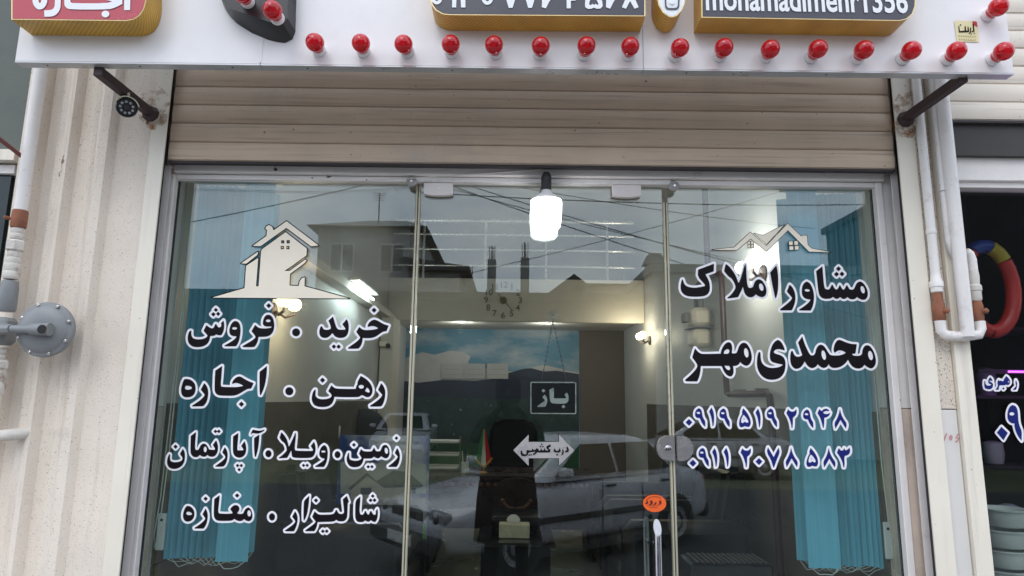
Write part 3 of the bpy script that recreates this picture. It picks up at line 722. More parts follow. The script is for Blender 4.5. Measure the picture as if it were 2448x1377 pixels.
# ------------------------------------------------------------------ lintel and steel frame
l = thing('steel_lintel', 'white painted steel lintel with chipped paint over the glass', 'lintel', (0, 0, 2.42))
m = MB(); m.box(-1.387, 1.517, -.052, .02, 2.449, 2.4805, bev=.003); m.build('upper_member', 'steel_white', l)
m = MB(); m.box(-1.387, -.42, -.030, .02, 2.4265, 2.4465, bev=.002); m.build('lower_member', 'steel_white', l)
m = MB(); m.box(.655, 1.487, -.030, .02, 2.4265, 2.4465, bev=.002); m.build('lower_member', 'steel_white', l)
m = MB(); m.box(-.415, .650, -.032, .02, 2.4275, 2.4465, bev=.002); m.build('door_track', pm('track_alu', (.76, .74, .73), .45, var=.05, stain=(8, (.55, .50, .46), .58, .75)), l)
for x0, x1, lab in ((-1.4225, -1.388, 'white painted steel jamb frame beside the blind with the loose cord'), (1.487, 1.515, 'white painted steel jamb frame against the beige marble')):
    t = thing('jamb_frame', lab, 'frame', ((x0 + x1) / 2, 0, .3))
    m = MB(); m.box(x0, x1, -.034, .022, .30, 2.447, bev=.003); m.build('steel_section', 'steel_white', t)
    xi = x1 if x0 < 0 else x0
    m = MB(); m.box(xi - .002, xi + .002, -.004, .012, .30, 2.425); m.build('gasket', 'rubber_black', t)

# ------------------------------------------------------------------ glazing
def pane(name, label, x0, x1, y0, cat='window', mat='shop_glass', z1=GZ1):
    t = thing(name, label, cat, ((x0 + x1) / 2, y0, GZ0))
    m = MB(); m.box(x0, x1, y0, y0 + .010, GZ0, z1); m.build('glass', mat, t)
    return t
pane('shop_window', 'fixed glass pane with the house emblem and four lines of lettering', -1.386, -.404, 0)
pane('shop_window', 'fixed glass pane with the roof emblem and telephone numbers', .641, 1.485, 0)
door = pane('sliding_door', 'frameless sliding glass door between the two lettered panes', -.381, .617, .001, 'door')
def strip(x, label):
    t = thing('edge_strip', label, 'edge strip', (x, 0, GZ0))
    for k, (a, b) in enumerate(((-.0095, -.0015), (.0015, .0095))):
        m = MB(); m.box(x + a, x + b, -.006, .018, GZ0, 2.424 if x < 0 else 2.36, bev=.0025)
        m.build('profile', 'strip_olive', t, smooth=True)
    m = MB(); m.box(x - .0013, x + .0013, -.002, .016, GZ0, 2.424 if x < 0 else 2.36); m.build('brush_seal', 'gap_dark', t)
strip(-.3925, 'olive plastic edge strip between the lettered pane with the house and the sliding door')
strip(.629, 'olive plastic edge strip between the sliding door and the pane with telephone numbers')
# glass clamps and rollers at the head of the door
def clamp(px0, px1, py0, py1, label):
    a = P(px0, py0, -.02); b = P(px1, py1, -.02)
    t = thing('glass_clamp', label, 'glass clamp', ((a.x + b.x) / 2, -.02, b.z))
    w_, h_ = b.x - a.x, a.z - b.z
    pr_ = [(a.x, a.z), (b.x, a.z), (b.x, b.z + .004)] + [(b.x - w_ * k / 6, b.z - .002 + .006 * (abs(k - 3) / 3) ** 2) for k in range(1, 6)] + [(a.x, b.z + .004)]
    m = MB(); m.prism(pr_, 'y', -.024, 0.0); bmesh.ops.bevel(m.bm, geom=list(m.bm.edges), offset=.002, segments=2, affect='EDGES')
    m.build('cover', 'patch_white', t)
    m = MB(); m.lathe([(.003, 0), (.003, .0015)], ((a.x + b.x) / 2, -.0238, (a.z + b.z) / 2), (0, -1, 0), 10); m.build('screw_cap', 'steel_satin', t)
clamp(1014, 1082, 437, 467, 'white glass clamp at the door head on the side of the house emblem')
clamp(1464, 1533, 442, 471, 'white plastic glass clamp at the head of the door on the lock side')
for px, py, lab in ((985, 436, 'grey door roller at the lintel end beside the loose white cable'), (1610, 447, 'grey door roller under the lintel above the lock side strip')):
    c = P(px, py, -.03)
    t = thing('door_roller', lab, 'roller', c)
    m = MB(); m.lathe([(.012, 0), (.020, .001), (.0215, .004), (.0215, .016), (.019, .019), (.010, .020)], (c.x, -.028, c.z), (0, -1, 0), 20); m.build('wheel_cover', 'roller_grey', t, smooth=True)
    m = MB(); m.lathe([(.005, 0), (.005, .002)], (c.x, -.0482, c.z), (0, -1, 0), 12); m.build('axle_cap', 'steel_satin', t)
# lock: two rounded plates
c = P(1613, 1071, 0)
t = thing('glass_lock', 'satin steel glass door lock of two rounded halves with a keyhole', 'lock', (c.x, 0, c.z))
def half(sgn, w_):
    p_ = [(c.x + sgn * .0035, c.z - .047)]
    for k in range(9):
        a = R(-90 + 180 * k / 8); p_.append((c.x + sgn * (w_ - .040 + .040 * math.cos(a)), c.z + .047 * math.sin(a)))
    p_.append((c.x + sgn * .0035, c.z + .047)); return p_
for sg, w_, nm in ((-1, .074, 'keyhole_half'), (1, .068, 'strike_half')):
    m = MB(); m.prism(half(sg, w_), 'y', -.020, -.001); bmesh.ops.bevel(m.bm, geom=list(m.bm.edges), offset=.002, segments=2, affect='EDGES'); o = m.build(nm, 'steel_satin', t, smooth=True)
    if sg < 0:
        m = MB(); m.lathe([(.014, 0), (.014, .003), (.011, .005)], (c.x - .030, -.0202, c.z - .003), (0, -1, 0), 20); q = m.build('cylinder', 'chrome', o, smooth=True)
        m = MB(); m.box(c.x - .0312, c.x - .0288, -.0262, -.0252, c.z - .009, c.z + .003); m.build('key_slot', 'rubber_black', o)
# handle: tube with slanted cut end, front and back
hx = P(1568, 1280, -.06).x
t = thing('pull_bar', 'polished steel tube pull bar with a slant cut top on the glass door', 'pull bar', (hx, -.06, .45))
def slant(x, y, z0, z1, r, n=20, cut=.030):
    return [[(x + r * math.cos(2 * math.pi * k / n), y + r * math.sin(2 * math.pi * k / n), z) for k in range(n)] for z in (z0,)] + \
           [[(x + r * math.cos(2 * math.pi * k / n), y + r * math.sin(2 * math.pi * k / n), z1 + cut * math.sin(2 * math.pi * k / n)) for k in range(n)]]
m = MB(); m.loft(slant(hx + .006, -.062, .42, 1.085, .0145)); m.build('outer_tube', 'chrome', t, smooth=True)
m = MB(); m.loft(slant(hx - .012, .066, .42, 1.085, .0135, cut=-.02)); m.build('inner_tube', 'chrome', t, smooth=True)
for zz in (1.02, .55):
    m = MB(); m.tube([(hx + .004, -.052, zz), (hx + .004, .0, zz)], .007); m.build('standoff', 'chrome', t, smooth=True)
    m = MB(); m.tube([(hx - .010, .012, zz), (hx - .012, .058, zz)], .007); m.build('standoff', 'chrome', t, smooth=True)
# loose cable along the lintel
cab = [P(430, 431, -.055), P(620, 434, -.06), P(760, 437, -.06), P(880, 432, -.058), P(1000, 425, -.058), P(1110, 418, -.056), P(1220, 410, -.054), P(1300, 404, -.053)]
m = MB(); m.tube(cab, .0016, 6); tag(m.build('loose_cable', 'cable_white', None, smooth=True), 'thin pale cable drooping along the lintel', 'cable')

# ------------------------------------------------------------------ lit LED lamp under the lintel
BY = -.075
top = P(1306, 428, BY)
t = thing('led_lamp', 'lit white LED lamp with black holder hanging from the lintel before the glass', 'lamp', (top.x, BY, top.z - .2))
b0 = P(1306, 549, BY).z; b1 = P(1306, 482, BY).z; nk = P(1306, 452, BY).z; sk = P(1306, 424, BY).z
rr = (P(1343, 510, BY).x - P(1268, 510, BY).x) / 2
m = MB(); m.lathe([(.012, sk + .02), (.019, sk + .004), (.021, sk - .004), (.020, nk - .006)], (top.x, BY, 0), (0, 0, 1), 20); m.build('lamp_holder', 'rubber_black', t, smooth=True)
m = MB(); m.lathe([(.019, nk - .004), (.021, nk - .014), (.030, nk - .024), (rr - .006, b1 + .010), (rr - .001, b1 + .003)], (top.x, BY, 0), (0, 0, 1), 28); m.build('heat_sink', 'lamp_white', t, smooth=True)
emat('lamp_glow', (1, .98, 1.0), 9.0)
m = MB(); m.lathe([(rr - .001, b1 + .002), (rr, b1 - .004), (rr - .001, b1 - .05), (rr - .006, b0 + .014), (rr - .014, b0 + .005), (rr * .5, b0), (.002, b0 - .001)], (top.x, BY, 0), (0, 0, 1), 28); m.build('diffuser', 'lamp_glow', t, smooth=True)

lettering()
m_,nt_,o_=newmat('rust_bloom')
_t=nd(nt_,'ShaderNodeBsdfTransparent');_d=nd(nt_,'ShaderNodeBsdfDiffuse');_d.inputs[0].default_value=(.36,.15,.045,1)
_g=nd(nt_,'ShaderNodeNewGeometry');_n=nd(nt_,'ShaderNodeTexNoise',_Scale=28.0,_Detail=6,_Roughness=.65);nt_.links.new(_g.outputs['Position'],_n.inputs['Vector'])
_r=ramp(nt_,.47,(0,0,0),.70,(.85,.85,.85));nt_.links.new(_n.outputs[0],_r.inputs[0])
_x=nd(nt_,'ShaderNodeMixShader');nt_.links.new(_r.outputs[0],_x.inputs[0]);nt_.links.new(_t.outputs[0],_x.inputs[1]);nt_.links.new(_d.outputs[0],_x.inputs[2]);nt_.links.new(_x.outputs[0],o_.inputs[0])
# ------------------------------------------------------------------ sign board
SY = -.50
sg = thing('sign_board', 'white composite sign board with joints and grey lower edge above the shutter', 'sign', (0, SY, 2.683))
joints = [-1.733, P(622, 155, SY).x, P(1538, 165, SY).x, 1.731]
ztop = 3.62
for a, b in zip(joints, joints[1:]):
    m = MB(); m.box(a + .0018, b - .0018, SY, SY + .004, 2.686, ztop); m.build('face_panel', 'acm_white', sg)
    m = MB(); m.box(a + .001, b - .001, SY + .0005, -.462, 2.680, 2.6855); o = m.build('lower_edge', 'acm_edge', sg)
    for k in range(3):
        xx = a + (b - a) * (.12 + .38 * k)
        m = MB(); m.lathe([(.003, 0), (.003, .0012), (.0015, .002)], (xx, -.482, 2.680), (0, 0, -1), 8); m.build('screw', 'gap_dark', o)
m = MB(); m.box(-1.7318, 1.7298, SY + .005, -.463, 2.688, ztop - .002); m.build('carcass', 'acm_edge', sg)
# tape over a joint
m = MB(); jx = joints[1]; m.box(jx - .004, jx + .004, SY - .0012, SY - .0002, 2.69, 2.80); m.build('joint_cover', 'acm_white', sg)
# struts back to the wall
for x, z, lab, px, py in ((-1.458, 2.664, 'dark brown square steel strut carrying the security camera', 370, 270), (1.572, 2.680, 'dark brown square steel strut with rusty foot beside the white pipes', 2165, 285)):
    t = thing('sign_strut', lab, 'strut', (x, -.13, z))
    m = MB(); m.box(x - .016, x + .016, -.475, -.150, z - .016, z + .016, bev=.002); m.build('square_tube', 'strut_brown', t)
    m = MB(); m.lathe([(.034, 0), (.032, .008), (.026, .018), (.018, .024)], (x, -.133, z - .003), (0, -1, 0), 9); m.build('weld_foot', 'strut_brown', t)
    rw = Word().add(0, 0, 1, [[(px + 34 * math.cos(a) * (1 + .35 * random.random()), py - 12 + 46 * math.sin(a) * (1 + .35 * random.random())) for a in [2 * math.pi * k / 16 for k in range(16)]]])
    xs, ys, S = sdf(rw.p, [], 2, 2); V, Fc = contour(xs, ys, S, 0); sheet('rust_bloom', V, Fc, -.1335, 'rust_bloom', t)
# ------------------------------------------------------------------ light boxes on the sign
BF = SY - .095
def lightbox(name, label, face_px, facemat, Wtext, tmat='letter_white', extra=None):
    face = pts(face_px)
    wp = [(P(x, y, BF).x, P(x, y, BF).z) for x, y in face]
    cx = sum(p[0] for p in wp) / len(wp); zb = min(p[1] for p in wp)
    t = thing(name, label, 'light box', (cx, SY, zb))
    m = MB(); m.prism(wp, 'y', BF, SY - .001); m.build('gold_casing', 'gold_side', t, smooth=True, angle=35)
    xs, ys, S = sdf([face], [], 1.0, 3)
    V, Fc = contour(xs, ys, S, -.2); sheet('gold_trim', V, Fc, BF - .001, 'gold_trim', t)
    V, Fc = contour(xs, ys, S, -2.6); sheet('face', V, Fc, BF - .002, facemat, t)
    if Wtext:
        xs, ys, S = sdf(Wtext.p, Wtext.h, .8, 3); V, Fc = contour(xs, ys, S, 0); sheet('letter', V, Fc, BF - .0045, tmat, t)
    return t
w = Word().add(20, 0, 6.44, [ell(485, -20, 118, 168), "720,-400 720,80 690,140 640,155 550,160 555,255 640,258 720,240 780,180 808,90 815,-400",
    "860,-900 855,60 885,118 950,147 1540,147 1650,115 1755,60 1755,-60 1600,-200 1400,-260 1400,-160 1560,-80 1500,0 1600,20 1510,50 985,50 955,30 955,-900",
    ell(1495, 215, 60, 52), "1790,-900 1782,155 1875,155 1890,-900"], [ell(485, -20, 24, 68)])
lightbox('red_light_box', 'red faced light box with gold sides and white writing on the sign', "27,-190 27,47 300,50 318,47 333,38 344,22 350,0 352,-20 352,-190", 'face_red', w)
w = Word().add(1020, 0, 3.825, [ell(92, -16, 50, 56), "200,-120 235,-60 232,68 270,68 275,-120", "315,68 355,68 352,-60 350,-120 305,-120", ell(555, -14, 52, 58),
    "750,72 785,72 825,-60 840,-110 795,-110 768,0 735,-110 690,-110 712,-60", "928,72 963,72 1003,-60 1018,-110 973,-110 946,0 913,-110 868,-110 890,-60",
    "1052,66 1090,76 1118,20 1160,-40 1150,-70 1110,-90 1060,-80", "1280,76 1318,76 1318,8 1365,4 1365,-80 1270,-80 1280,0",
    "1448,40 1450,66 1475,82 1505,80 1530,70 1555,80 1590,78 1610,55 1605,10 1560,-70 1520,-120 1480,-70 1450,0", "1640,66 1678,80 1705,25 1745,-40 1735,-70 1695,-90 1645,-80",
    "1785,66 1822,80 1860,10 1900,80 1938,66 1880,-70 1845,-70"], [ell(92, -20, 22, 30), ell(555, -18, 22, 30), "1485,40 1500,48 1518,34 1530,46 1545,34 1560,46 1572,38 1560,10 1520,-40 1490,10"], soft=False)
lightbox('number_light_box', 'dark faced light box with gold sides and white telephone digits', "1028,-190 1028,-5 1032,12 1042,25 1058,34 1075,36 1543,39 1543,-190", 'face_dark', w)
w = Word().add(1020, 0, 3.825, [[(2245 + 68 * sx * (1 if 1 else 0), yy) for sx, yy in ((-1, -130), (-1, 55), (-.8, 80), (-.55, 88), (.55, 88), (.8, 80), (1, 55), (1, -130), (.8, -155), (-.8, -155))]],
    [[(2245 + 54 * sx, yy) for sx, yy in ((-1, -120), (-1, 48), (-.8, 66), (-.55, 72), (.55, 72), (.8, 66), (1, 48), (1, -120), (.8, -140), (-.8, -140))]])
w.add(1020, 0, 3.825, [ell(2245, 14, 36, 36), ell(2285, -60, 10, 10)], [])
wi = Word().add(1020, 0, 3.825, [ell(2245, 14, 24, 24)])
tb = lightbox('icon_light_box', 'narrow white light box with a rounded camera icon and gold sides', "1571,-110 1571,-5 1574,12 1584,30 1598,40 1607,41.5 1618,38 1630,25 1637,8 1639,-10 1639,-110", 'letter_white', w, 'face_dark')
xs, ys, S = sdf(wi.p, [], .6, 2); V, Fc = contour(xs, ys, S, 0); sheet('icon_ring', V, Fc, BF - .0065, 'letter_white', tb)
t = lightbox('name_light_box', 'dark faced light box with gold sides and white Latin lettering', "1675,-190 1677,42 2150,50 2168,46 2182,34 2189,14 2190,-10 2190,-190", 'face_dark', None)
cu = bpy.data.curves.new('txt', 'FONT'); cu.body = 'mohamadimehr1356'; cu.size = 1; cu.offset = .022; cu.resolution_u = 3
to = bpy.data.objects.new('txt', cu); COL.objects.link(to)
bpy.context.view_layer.update()
me = bpy.data.meshes.new_from_object(to.evaluated_get(bpy.context.evaluated_depsgraph_get()))
COL.objects.unlink(to); bpy.data.objects.remove(to)
xsv = [v.co.x for v in me.vertices]; x0v, x1v = min(xsv), max(xsv)
A = P(1688, 22.5, BF - .0045); B = P(2172, 29.5, BF - .0045)
kx = (B.x - A.x) / (x1v - x0v); off = t.location
hz = (P(1700, -22, BF).z - P(1700, 22.5, BF).z) / .55
for v in me.vertices:
    f_ = (v.co.x - x0v) / (x1v - x0v)
    v.co = Vector((A.x + (v.co.x - x0v) * kx, BF - .0045, A.z + (B.z - A.z) * f_ + v.co.y * hz)) - off
me.materials.clear(); me.materials.append(MATS['letter_white'])
o = bpy.data.objects.new('letters', me); COL.objects.link(o); o.parent = t
# black arrow shaped box
fr = pts("515,-160 522,-20 532,6 545,20 600,38 650,55 672,58 684,54 689,44 689,-160"); bk = pts("508,-160 518,-40 536,20 560,52 600,78 640,95 676,104 694,100 706,86 713,-160")
t = thing('arrow_light_box', 'glossy black pointed sign box carrying red bulbs', 'light box', P(650, 90, SY))
def rs(poly, n=40):
    q = [Vector((a, b)) for a, b in poly]; L = [0]
    for a, b in zip(q, q[1:] + q[:1]): L.append(L[-1] + (b - a).length)
    out = []
    for k in range(n):
        d = L[-1] * k / n; i = max(j for j in range(len(q)) if L[j] <= d + 1e-9)
        a, b = q[i], q[(i + 1) % len(q)]; out.append(a.lerp(b, (d - L[i]) / max(1e-9, L[i + 1] - L[i])))
    return out
AF = SY - .07
m = MB(); m.loft([[P(p.x, p.y, SY - .001) for p in rs(bk)], [P(p.x, p.y, AF + .006) for p in rs(fr)], [P(590 + (p.x - 590) * .985, p.y - 1, AF) for p in rs(fr)]])
m.build('casing', 'arrow_black', t, smooth=True, angle=30)

# ------------------------------------------------------------------ red bulbs
def bulb_proto():
    t = thing('sign_bulb', 'x', 'bulb')
    m = MB(); m.lathe([(.020, 0), (.0235, .001), (.0235, .016), (.021, .019)], (0, 0, 0), (0, -1, 0), 20); m.build('socket', 'socket_white', t, smooth=True)
    pr_ = [(.0190, .017), (.0205, .024), (.0225, .031)]
    for k in range(1, 11):
        a = R(-46 + 136 * k / 10); pr_.append((.0315 * math.cos(a), .054 + .0315 * math.sin(a)))
    m = MB(); m.lathe(pr_, (0, 0, 0), (0, -1, 0), 24); gl_ = m.build('red_globe', 'bulb_red', t, smooth=True)
    m = MB(); m.lathe([(.012, .018), (.010, .046), (.006, .05)], (0, 0, 0), (0, -1, 0), 12); m.build('stem', 'diode_white', gl_)
    for k in range(6):
        a = 2 * math.pi * k / 6; m = MB(); m.lathe([(.0035, 0), (.0035, .003), (.0015, .005)], (.010 * math.cos(a), -.046, .010 * math.sin(a)), (0, -1, 0), 6); m.build('diode', 'vinyl_silver', gl_)
    return t
bp_ = bulb_proto(); used = False
row = [(752, 100), (860, 102), (968, 103), (1076, 105), (1184, 107), (1292, 109), (1400, 110), (1509, 111), (1622, 113), (1733, 114), (1846, 115), (1956, 117), (2069, 119), (2180, 121), (2290, 122), (2400, 122)]
for px, py in row:
    c = P(px, py, SY - .058)
    if not used: o = bp_; used = True
    else: o = clone(bp_, (0, 0, 0))
    o.location = (c.x, SY - .0015, c.z); o.rotation_euler = (R(random.uniform(-4, 4)), random.uniform(0, 6), R(random.uniform(-4, 4)))
    tag(o, 'red globe bulb in the row along the lower edge of the white sign', 'bulb', 'red bulbs along the sign edge')
c = P(2388, 15, SY - .058); o = clone(bp_, (c.x, SY - .0015, c.z), 'red globe bulb above the end of the row, over the yellow sticker'); o['group'] = 'red bulbs along the sign edge'
c = P(650, 22, AF - .058); o = clone(bp_, (c.x, AF - .0005, c.z), 'red globe bulb near the point of the black sign box'); o['group'] = 'red bulbs on the black box'
c = P(577, -18, AF - .058); o = clone(bp_, (c.x, AF - .0005, c.z), 'red globe bulb on the upper edge of the black sign box'); o['group'] = 'red bulbs on the black box'
# yellow maker's sticker
w = Word().add(1620, 0, 2.957, ["1956,150 1962,144 2110,150 2116,156 2132,290 2126,298 1980,292 1974,286"], soft=False)
t = vinyl(w, 'maker_sticker', 'small yellow sticker with dark writing and a red corner on the white sign', 'sticker', SY, border=0, fill='sticker_yellow', parts=('', 'label_face'), step=.6)
w = Word().add(1620, 0, 2.957, ["1985,185 1990,185 1995,220 2030,218 2030,185 2036,185 2038,218 2052,216 2050,190 2056,190 2060,225 1990,228", "2068,195 2074,195 2074,228 2062,240 2060,234 2068,226", "2086,165 2093,165 2098,222 2080,226 2080,220 2090,218", dia(2000, 176, 5), dia(2076, 240, 4), dia(2098, 236, 4)], soft=False)
xs, ys, S = sdf(w.p, [], .4, 2); V, Fc = contour(xs, ys, S, .35); sheet('writing', V, Fc, SY - .004, 'vinyl_black', t)
w = Word().add(1620, 0, 2.957, [rect(1985 + 16 * k, 246 + k, 1995 + 16 * k, 256 + k) for k in range(8)] + [rect(1988 + 16 * k, 270 + k, 1998 + 16 * k, 280 + k) for k in range(8)], soft=False)
xs, ys, S = sdf(w.p, [], .5, 2); V, Fc = contour(xs, ys, S, 0); sheet('small_print', V, Fc, SY - .004, pm('print_tan', (.55, .47, .25), .5).name, t)
w = Word().add(1620, 0, 2.957, ["2080,150 2110,151 2116,157 2120,190 2100,182"], soft=False)
xs, ys, S = sdf(w.p, [], .5, 2); V, Fc = contour(xs, ys, S, 0); sheet('red_corner', V, Fc, SY - .0032, 'face_red', t)

# ------------------------------------------------------------------ security camera on the strut
c = P(303, 257, -.34)
t = thing('security_camera', 'black bullet security camera with cream sunshade on the strut', 'camera', c)
ax = (CAM - c).normalized()
m = MB(); m.lathe([(.026, -.10), (.034, -.085), (.036, 0), (.033, .004), (.031, .002)], c, ax, 24); m.build('body', 'camera_black', t, smooth=True)
m = MB(); m.lathe([(.030, .0025), (.030, .004)], c, ax, 24); m.build('front_glass', pm('camera_front', (.035, .036, .04), .15).name, t)
u_ = ax.cross(Vector((0, 0, 1))).normalized(); v_ = ax.cross(u_).normalized()
for k in range(9):
    a = 2 * math.pi * k / 9; q = c + ax * .0045 + (u_ * math.cos(a) + v_ * math.sin(a)) * .0205
    m = MB(); m.lathe([(.0050, 0), (.0050, .0015), (.002, .003)], q, ax, 8); m.build('infrared_diode', pm('diode', (.32, .32, .34), .2).name if 'diode' not in MATS else 'diode', t)
m = MB(); m.lathe([(.0095, .004), (.0095, .008), (.005, .009)], c, ax, 14); m.build('lens', 'rubber_black', t, smooth=True)
arc = [(math.cos(R(a)), math.sin(R(a))) for a in range(20, 165, 12)]
m = MB(); up_ = -v_ if v_.z < 0 else v_
m.loft([[c + ax * .004 + (u_ * x + up_ * y) * .042 for x, y in arc] + [c + ax * .004 + (u_ * x + up_ * y) * .038 for x, y in arc[::-1]],
        [c - ax * .10 + (u_ * x + up_ * y) * .042 for x, y in arc] + [c - ax * .10 + (u_ * x + up_ * y) * .038 for x, y in arc[::-1]]]); m.build('sunshade', 'camera_cream', t, smooth=True)
m = MB(); m.tube([c - ax * .05 + up_ * .03, c - ax * .05 + up_ * .05, Vector((-1.458, c.y + .03, 2.650))], .007, 8); m.build('bracket', 'camera_cream', t, smooth=True)

# ------------------------------------------------------------------ gas pipes, left
px_ = -1.872; py_ = -.20
t = thing('gas_riser', 'white gas riser pipe with rusty valve and taped fittings left of the roughcast pilaster', 'pipe', (px_, py_, 1.1))
def zz(py): return P(40, py, py_).z
m = MB(); m.tube([(px_, py_, 4.2), (px_, py_, zz(505))], .023, 16); m.build('riser', 'pipe_white', t, smooth=True)
m = MB(); m.lathe([(.024, zz(545)), (.027, zz(540)), (.027, zz(508)), (.024, zz(503))], (px_, py_, 0), (0, 0, 1), 14); o = m.build('rusty_coupling', 'pipe_rust', t, smooth=True)
m = MB(); m.lathe([(.006, 0), (.008, .02), (.004, .024)], (px_ - .02, py_ - .015, zz(525)), (-.6, -.8, 0), 8); m.build('plug', 'pipe_rust', o)
def fit(py0, py1, r0, r1, mat, nm):
    z1, z0 = zz(py0), zz(py1); h = (z1 - z0)
    m = MB(); m.lathe([(r0, z0), (r1, z0 + h * .12), (r1, z0 + h * .4), (r0 * 1.02, z0 + h * .5), (r1 * .97, z0 + h * .6), (r1 * .97, z0 + h * .88), (r0, z1)], (px_, py_, 0), (0, 0, 1), 14); return m.build(nm, mat, t, smooth=True)
fit(545, 572, .019, .022, 'pipe_taped', 'taped_joint'); 
m = MB(); m.lathe([(.026, zz(600)), (.031, zz(598)), (.031, zz(578)), (.026, zz(574))], (px_, py_, 0), (0, 0, 1), 6); m.build('union_nut', 'pipe_taped', t)
fit(600, 632, .020, .023, 'pipe_taped', 'taped_joint'); fit(630, 668, .024, .028, 'pipe_taped', 'coupling')
m = MB(); m.lathe([(.027, zz(745)), (.031, zz(740)), (.030, zz(690)), (.026, zz(672))], (px_, py_, 0), (0, 0, 1), 16); m.build('sleeve', 'regulator_grey', t, smooth=True)
fit(832, 866, .020, .025, 'pipe_taped', 'taped_joint')
m = MB(); m.lathe([(.030, zz(884)), (.036, zz(881)), (.036, zz(866)), (.030, zz(862))], (px_, py_, 0), (0, 0, 1), 6); m.build('union_nut', 'pipe_taped', t)
fit(880, 945, .026, .034, 'pipe_taped', 'valve_body')
zb = zz(1040)
m = MB(); m.tube([(px_, py_, zz(940)), (px_, py_, zb + .03), (px_ + .006, py_, zb + .008), (px_ + .03, py_ + .004, zb - .004), (px_ + .07, py_ + .03, zb), (px_ + .095, py_ + .06, zb + .004)], [.018, .018, .019, .021, .021, .019], 14); m.build('elbow', 'pipe_taped', t, smooth=True)
# regulator
rc = P(110, 788, -.235)
t = thing('gas_regulator', 'grey cast gas regulator with a bolted round diaphragm housing', 'regulator', rc)
ax = Vector((.05, -1, -.02)).normalized()
m = MB(); m.lathe([(.03, -.05), (.085, -.030), (.098, -.012), (.100, -.006), (.100, .006), (.097, .010), (.086, .013), (.078, .022), (.055, .032), (.030, .035)], rc, ax, 40); hs = m.build('diaphragm_housing', 'regulator_grey', t, smooth=True, angle=28)
u_ = Vector((1, 0, .05)).normalized(); v_ = ax.cross(u_).normalized()
for k in range(8):
    a = 2 * math.pi * (k + .35) / 8; q = rc + (u_ * math.cos(a) + v_ * math.sin(a)) * .092 + ax * .009
    m = MB(); m.lathe([(.006, 0), (.006, .007), (.004, .008)], q, ax, 6); m.build('bolt', 'steel_satin', hs)
a_ = rc + Vector((-.085, -.052, -.004)); b_ = rc + Vector((.052, -.052, -.004))
m = MB(); m.tube([a_, a_.lerp(b_, .45), a_.lerp(b_, .5), b_], [.013, .015, .021, .023], 18); sp = m.build('spigot', 'regulator_grey', t, smooth=True)
m = MB(); m.lathe([(.016, 0), (.016, .002)], rc + Vector((.040, -.0755, -.006)), (0, -1, 0), 16); m.build('vent_hole', 'gap_dark', sp)
m = MB(); m.box(px_ - .05, px_ + .035, -.245, -.165, rc.z - .055, rc.z + .045, bev=.014); m.build('body', 'regulator_grey', t, smooth=True)
m = MB(); m.tube([Vector((px_ + .02, -.25, rc.z - .002)), a_], [.024, .016], 8); m.build('neck', 'regulator_grey', t, smooth=True)

# ------------------------------------------------------------------ pipes between the two shops
def vpipe(px, py, Y, r, z0, z1, mat, nm, parent):
    x = P(px, py, Y).x; m = MB(); m.tube([(x, Y, z1), (x, Y, z0)], r, 16); m.build(nm, mat, parent, smooth=True); return x
t = thing('conduit_pipe', 'slim white gas pipe with clamp and rusty valve over the pitted plaster strip', 'pipe', (1.64, -.15, 1.6))
Y1 = -.150; x1 = P(2211, 400, Y1).x
def z1_(py): return P(2240, py, Y1).z
m = MB(); m.tube([(x1, Y1, 4.2), (x1, Y1, z1_(668))], .0165, 16); m.build('riser', 'pipe_white', t, smooth=True)
m = MB(); m.lathe([(.018, z1_(560)), (.019, z1_(558)), (.019, z1_(551)), (.018, z1_(549))], (x1, Y1, 0), (0, 0, 1), 16); m.build('pipe_clip', 'pipe_white', t, smooth=True)
m = MB(); m.lathe([(.017, z1_(700)), (.021, z1_(698)), (.021, z1_(688)), (.024, z1_(686)), (.024, z1_(674)), (.019, z1_(670)), (.017, z1_(655))], (x1, Y1, 0), (0, 0, 1), 14); m.build('taped_joint', 'pipe_white', t, smooth=True)
m = MB(); m.lathe([(.017, z1_(768)), (.022, z1_(764)), (.022, z1_(726)), (.018, z1_(722)), (.017, z1_(698))], (x1, Y1, 0), (0, 0, 1), 14); v_o = m.build('rusty_valve', 'pipe_rust', t, smooth=True)
m = MB(); m.lathe([(.009, 0), (.011, .012), (.006, .018)], (x1 + .008, Y1 - .018, z1_(745)), (.4, -.9, 0), 8); m.build('valve_plug', 'pipe_rust', v_o)
x3 = P(2312, 780, Y1).x; x4 = P(2334, 720, Y1).x; zbq = z1_(803)
m = MB(); m.tube([(x1, Y1, z1_(766)), (x1 + .001, Y1, zbq + .02), (x1 + .012, Y1 - .004, zbq + .004), (x1 + .03, Y1 - .008, zbq), (x3 - .015, Y1 - .01, zbq - .001), (x4 - .012, Y1 - .01, zbq + .006), (x4, Y1 - .008, zbq + .03), (x4, Y1 - .006, z1_(768))], .0185, 14); m.build('return_bend', 'pipe_white', t, smooth=True)
t = thing('conduit_pipe', 'wide white conduit pipe beside the neighbouring shop glass', 'pipe', (1.7, -.16, 1.6))
xa = P(2271, 400, -.175).x
m = MB(); m.tube([(xa, -.175, 4.2), (xa, -.175, z1_(806))], .0235, 18); m.build('riser', 'pipe_white', t, smooth=True)
t = thing('conduit_pipe', 'grey white thin conduit pipe with a joint line, half hidden behind the wide pipe', 'pipe', (1.68, -.15, 2))
xb = P(2248, 400, -.155).x
m = MB(); m.tube([(xb, -.155, 4.2), (xb, -.155, P(2260, 457, -.155).z)], .0125, 14); m.build('riser', 'pipe_white', t, smooth=True)
m = MB(); m.tube([(xb, -.155, P(2260, 459, -.155).z), (xb, -.155, P(2265, 575, -.155).z), (xb + .012, -.150, P(2268, 600, -.155).z), (xb + .03, -.140, P(2270, 612, -.155).z)], .0118, 14); m.build('lower_riser', 'pipe_white', t, smooth=True)
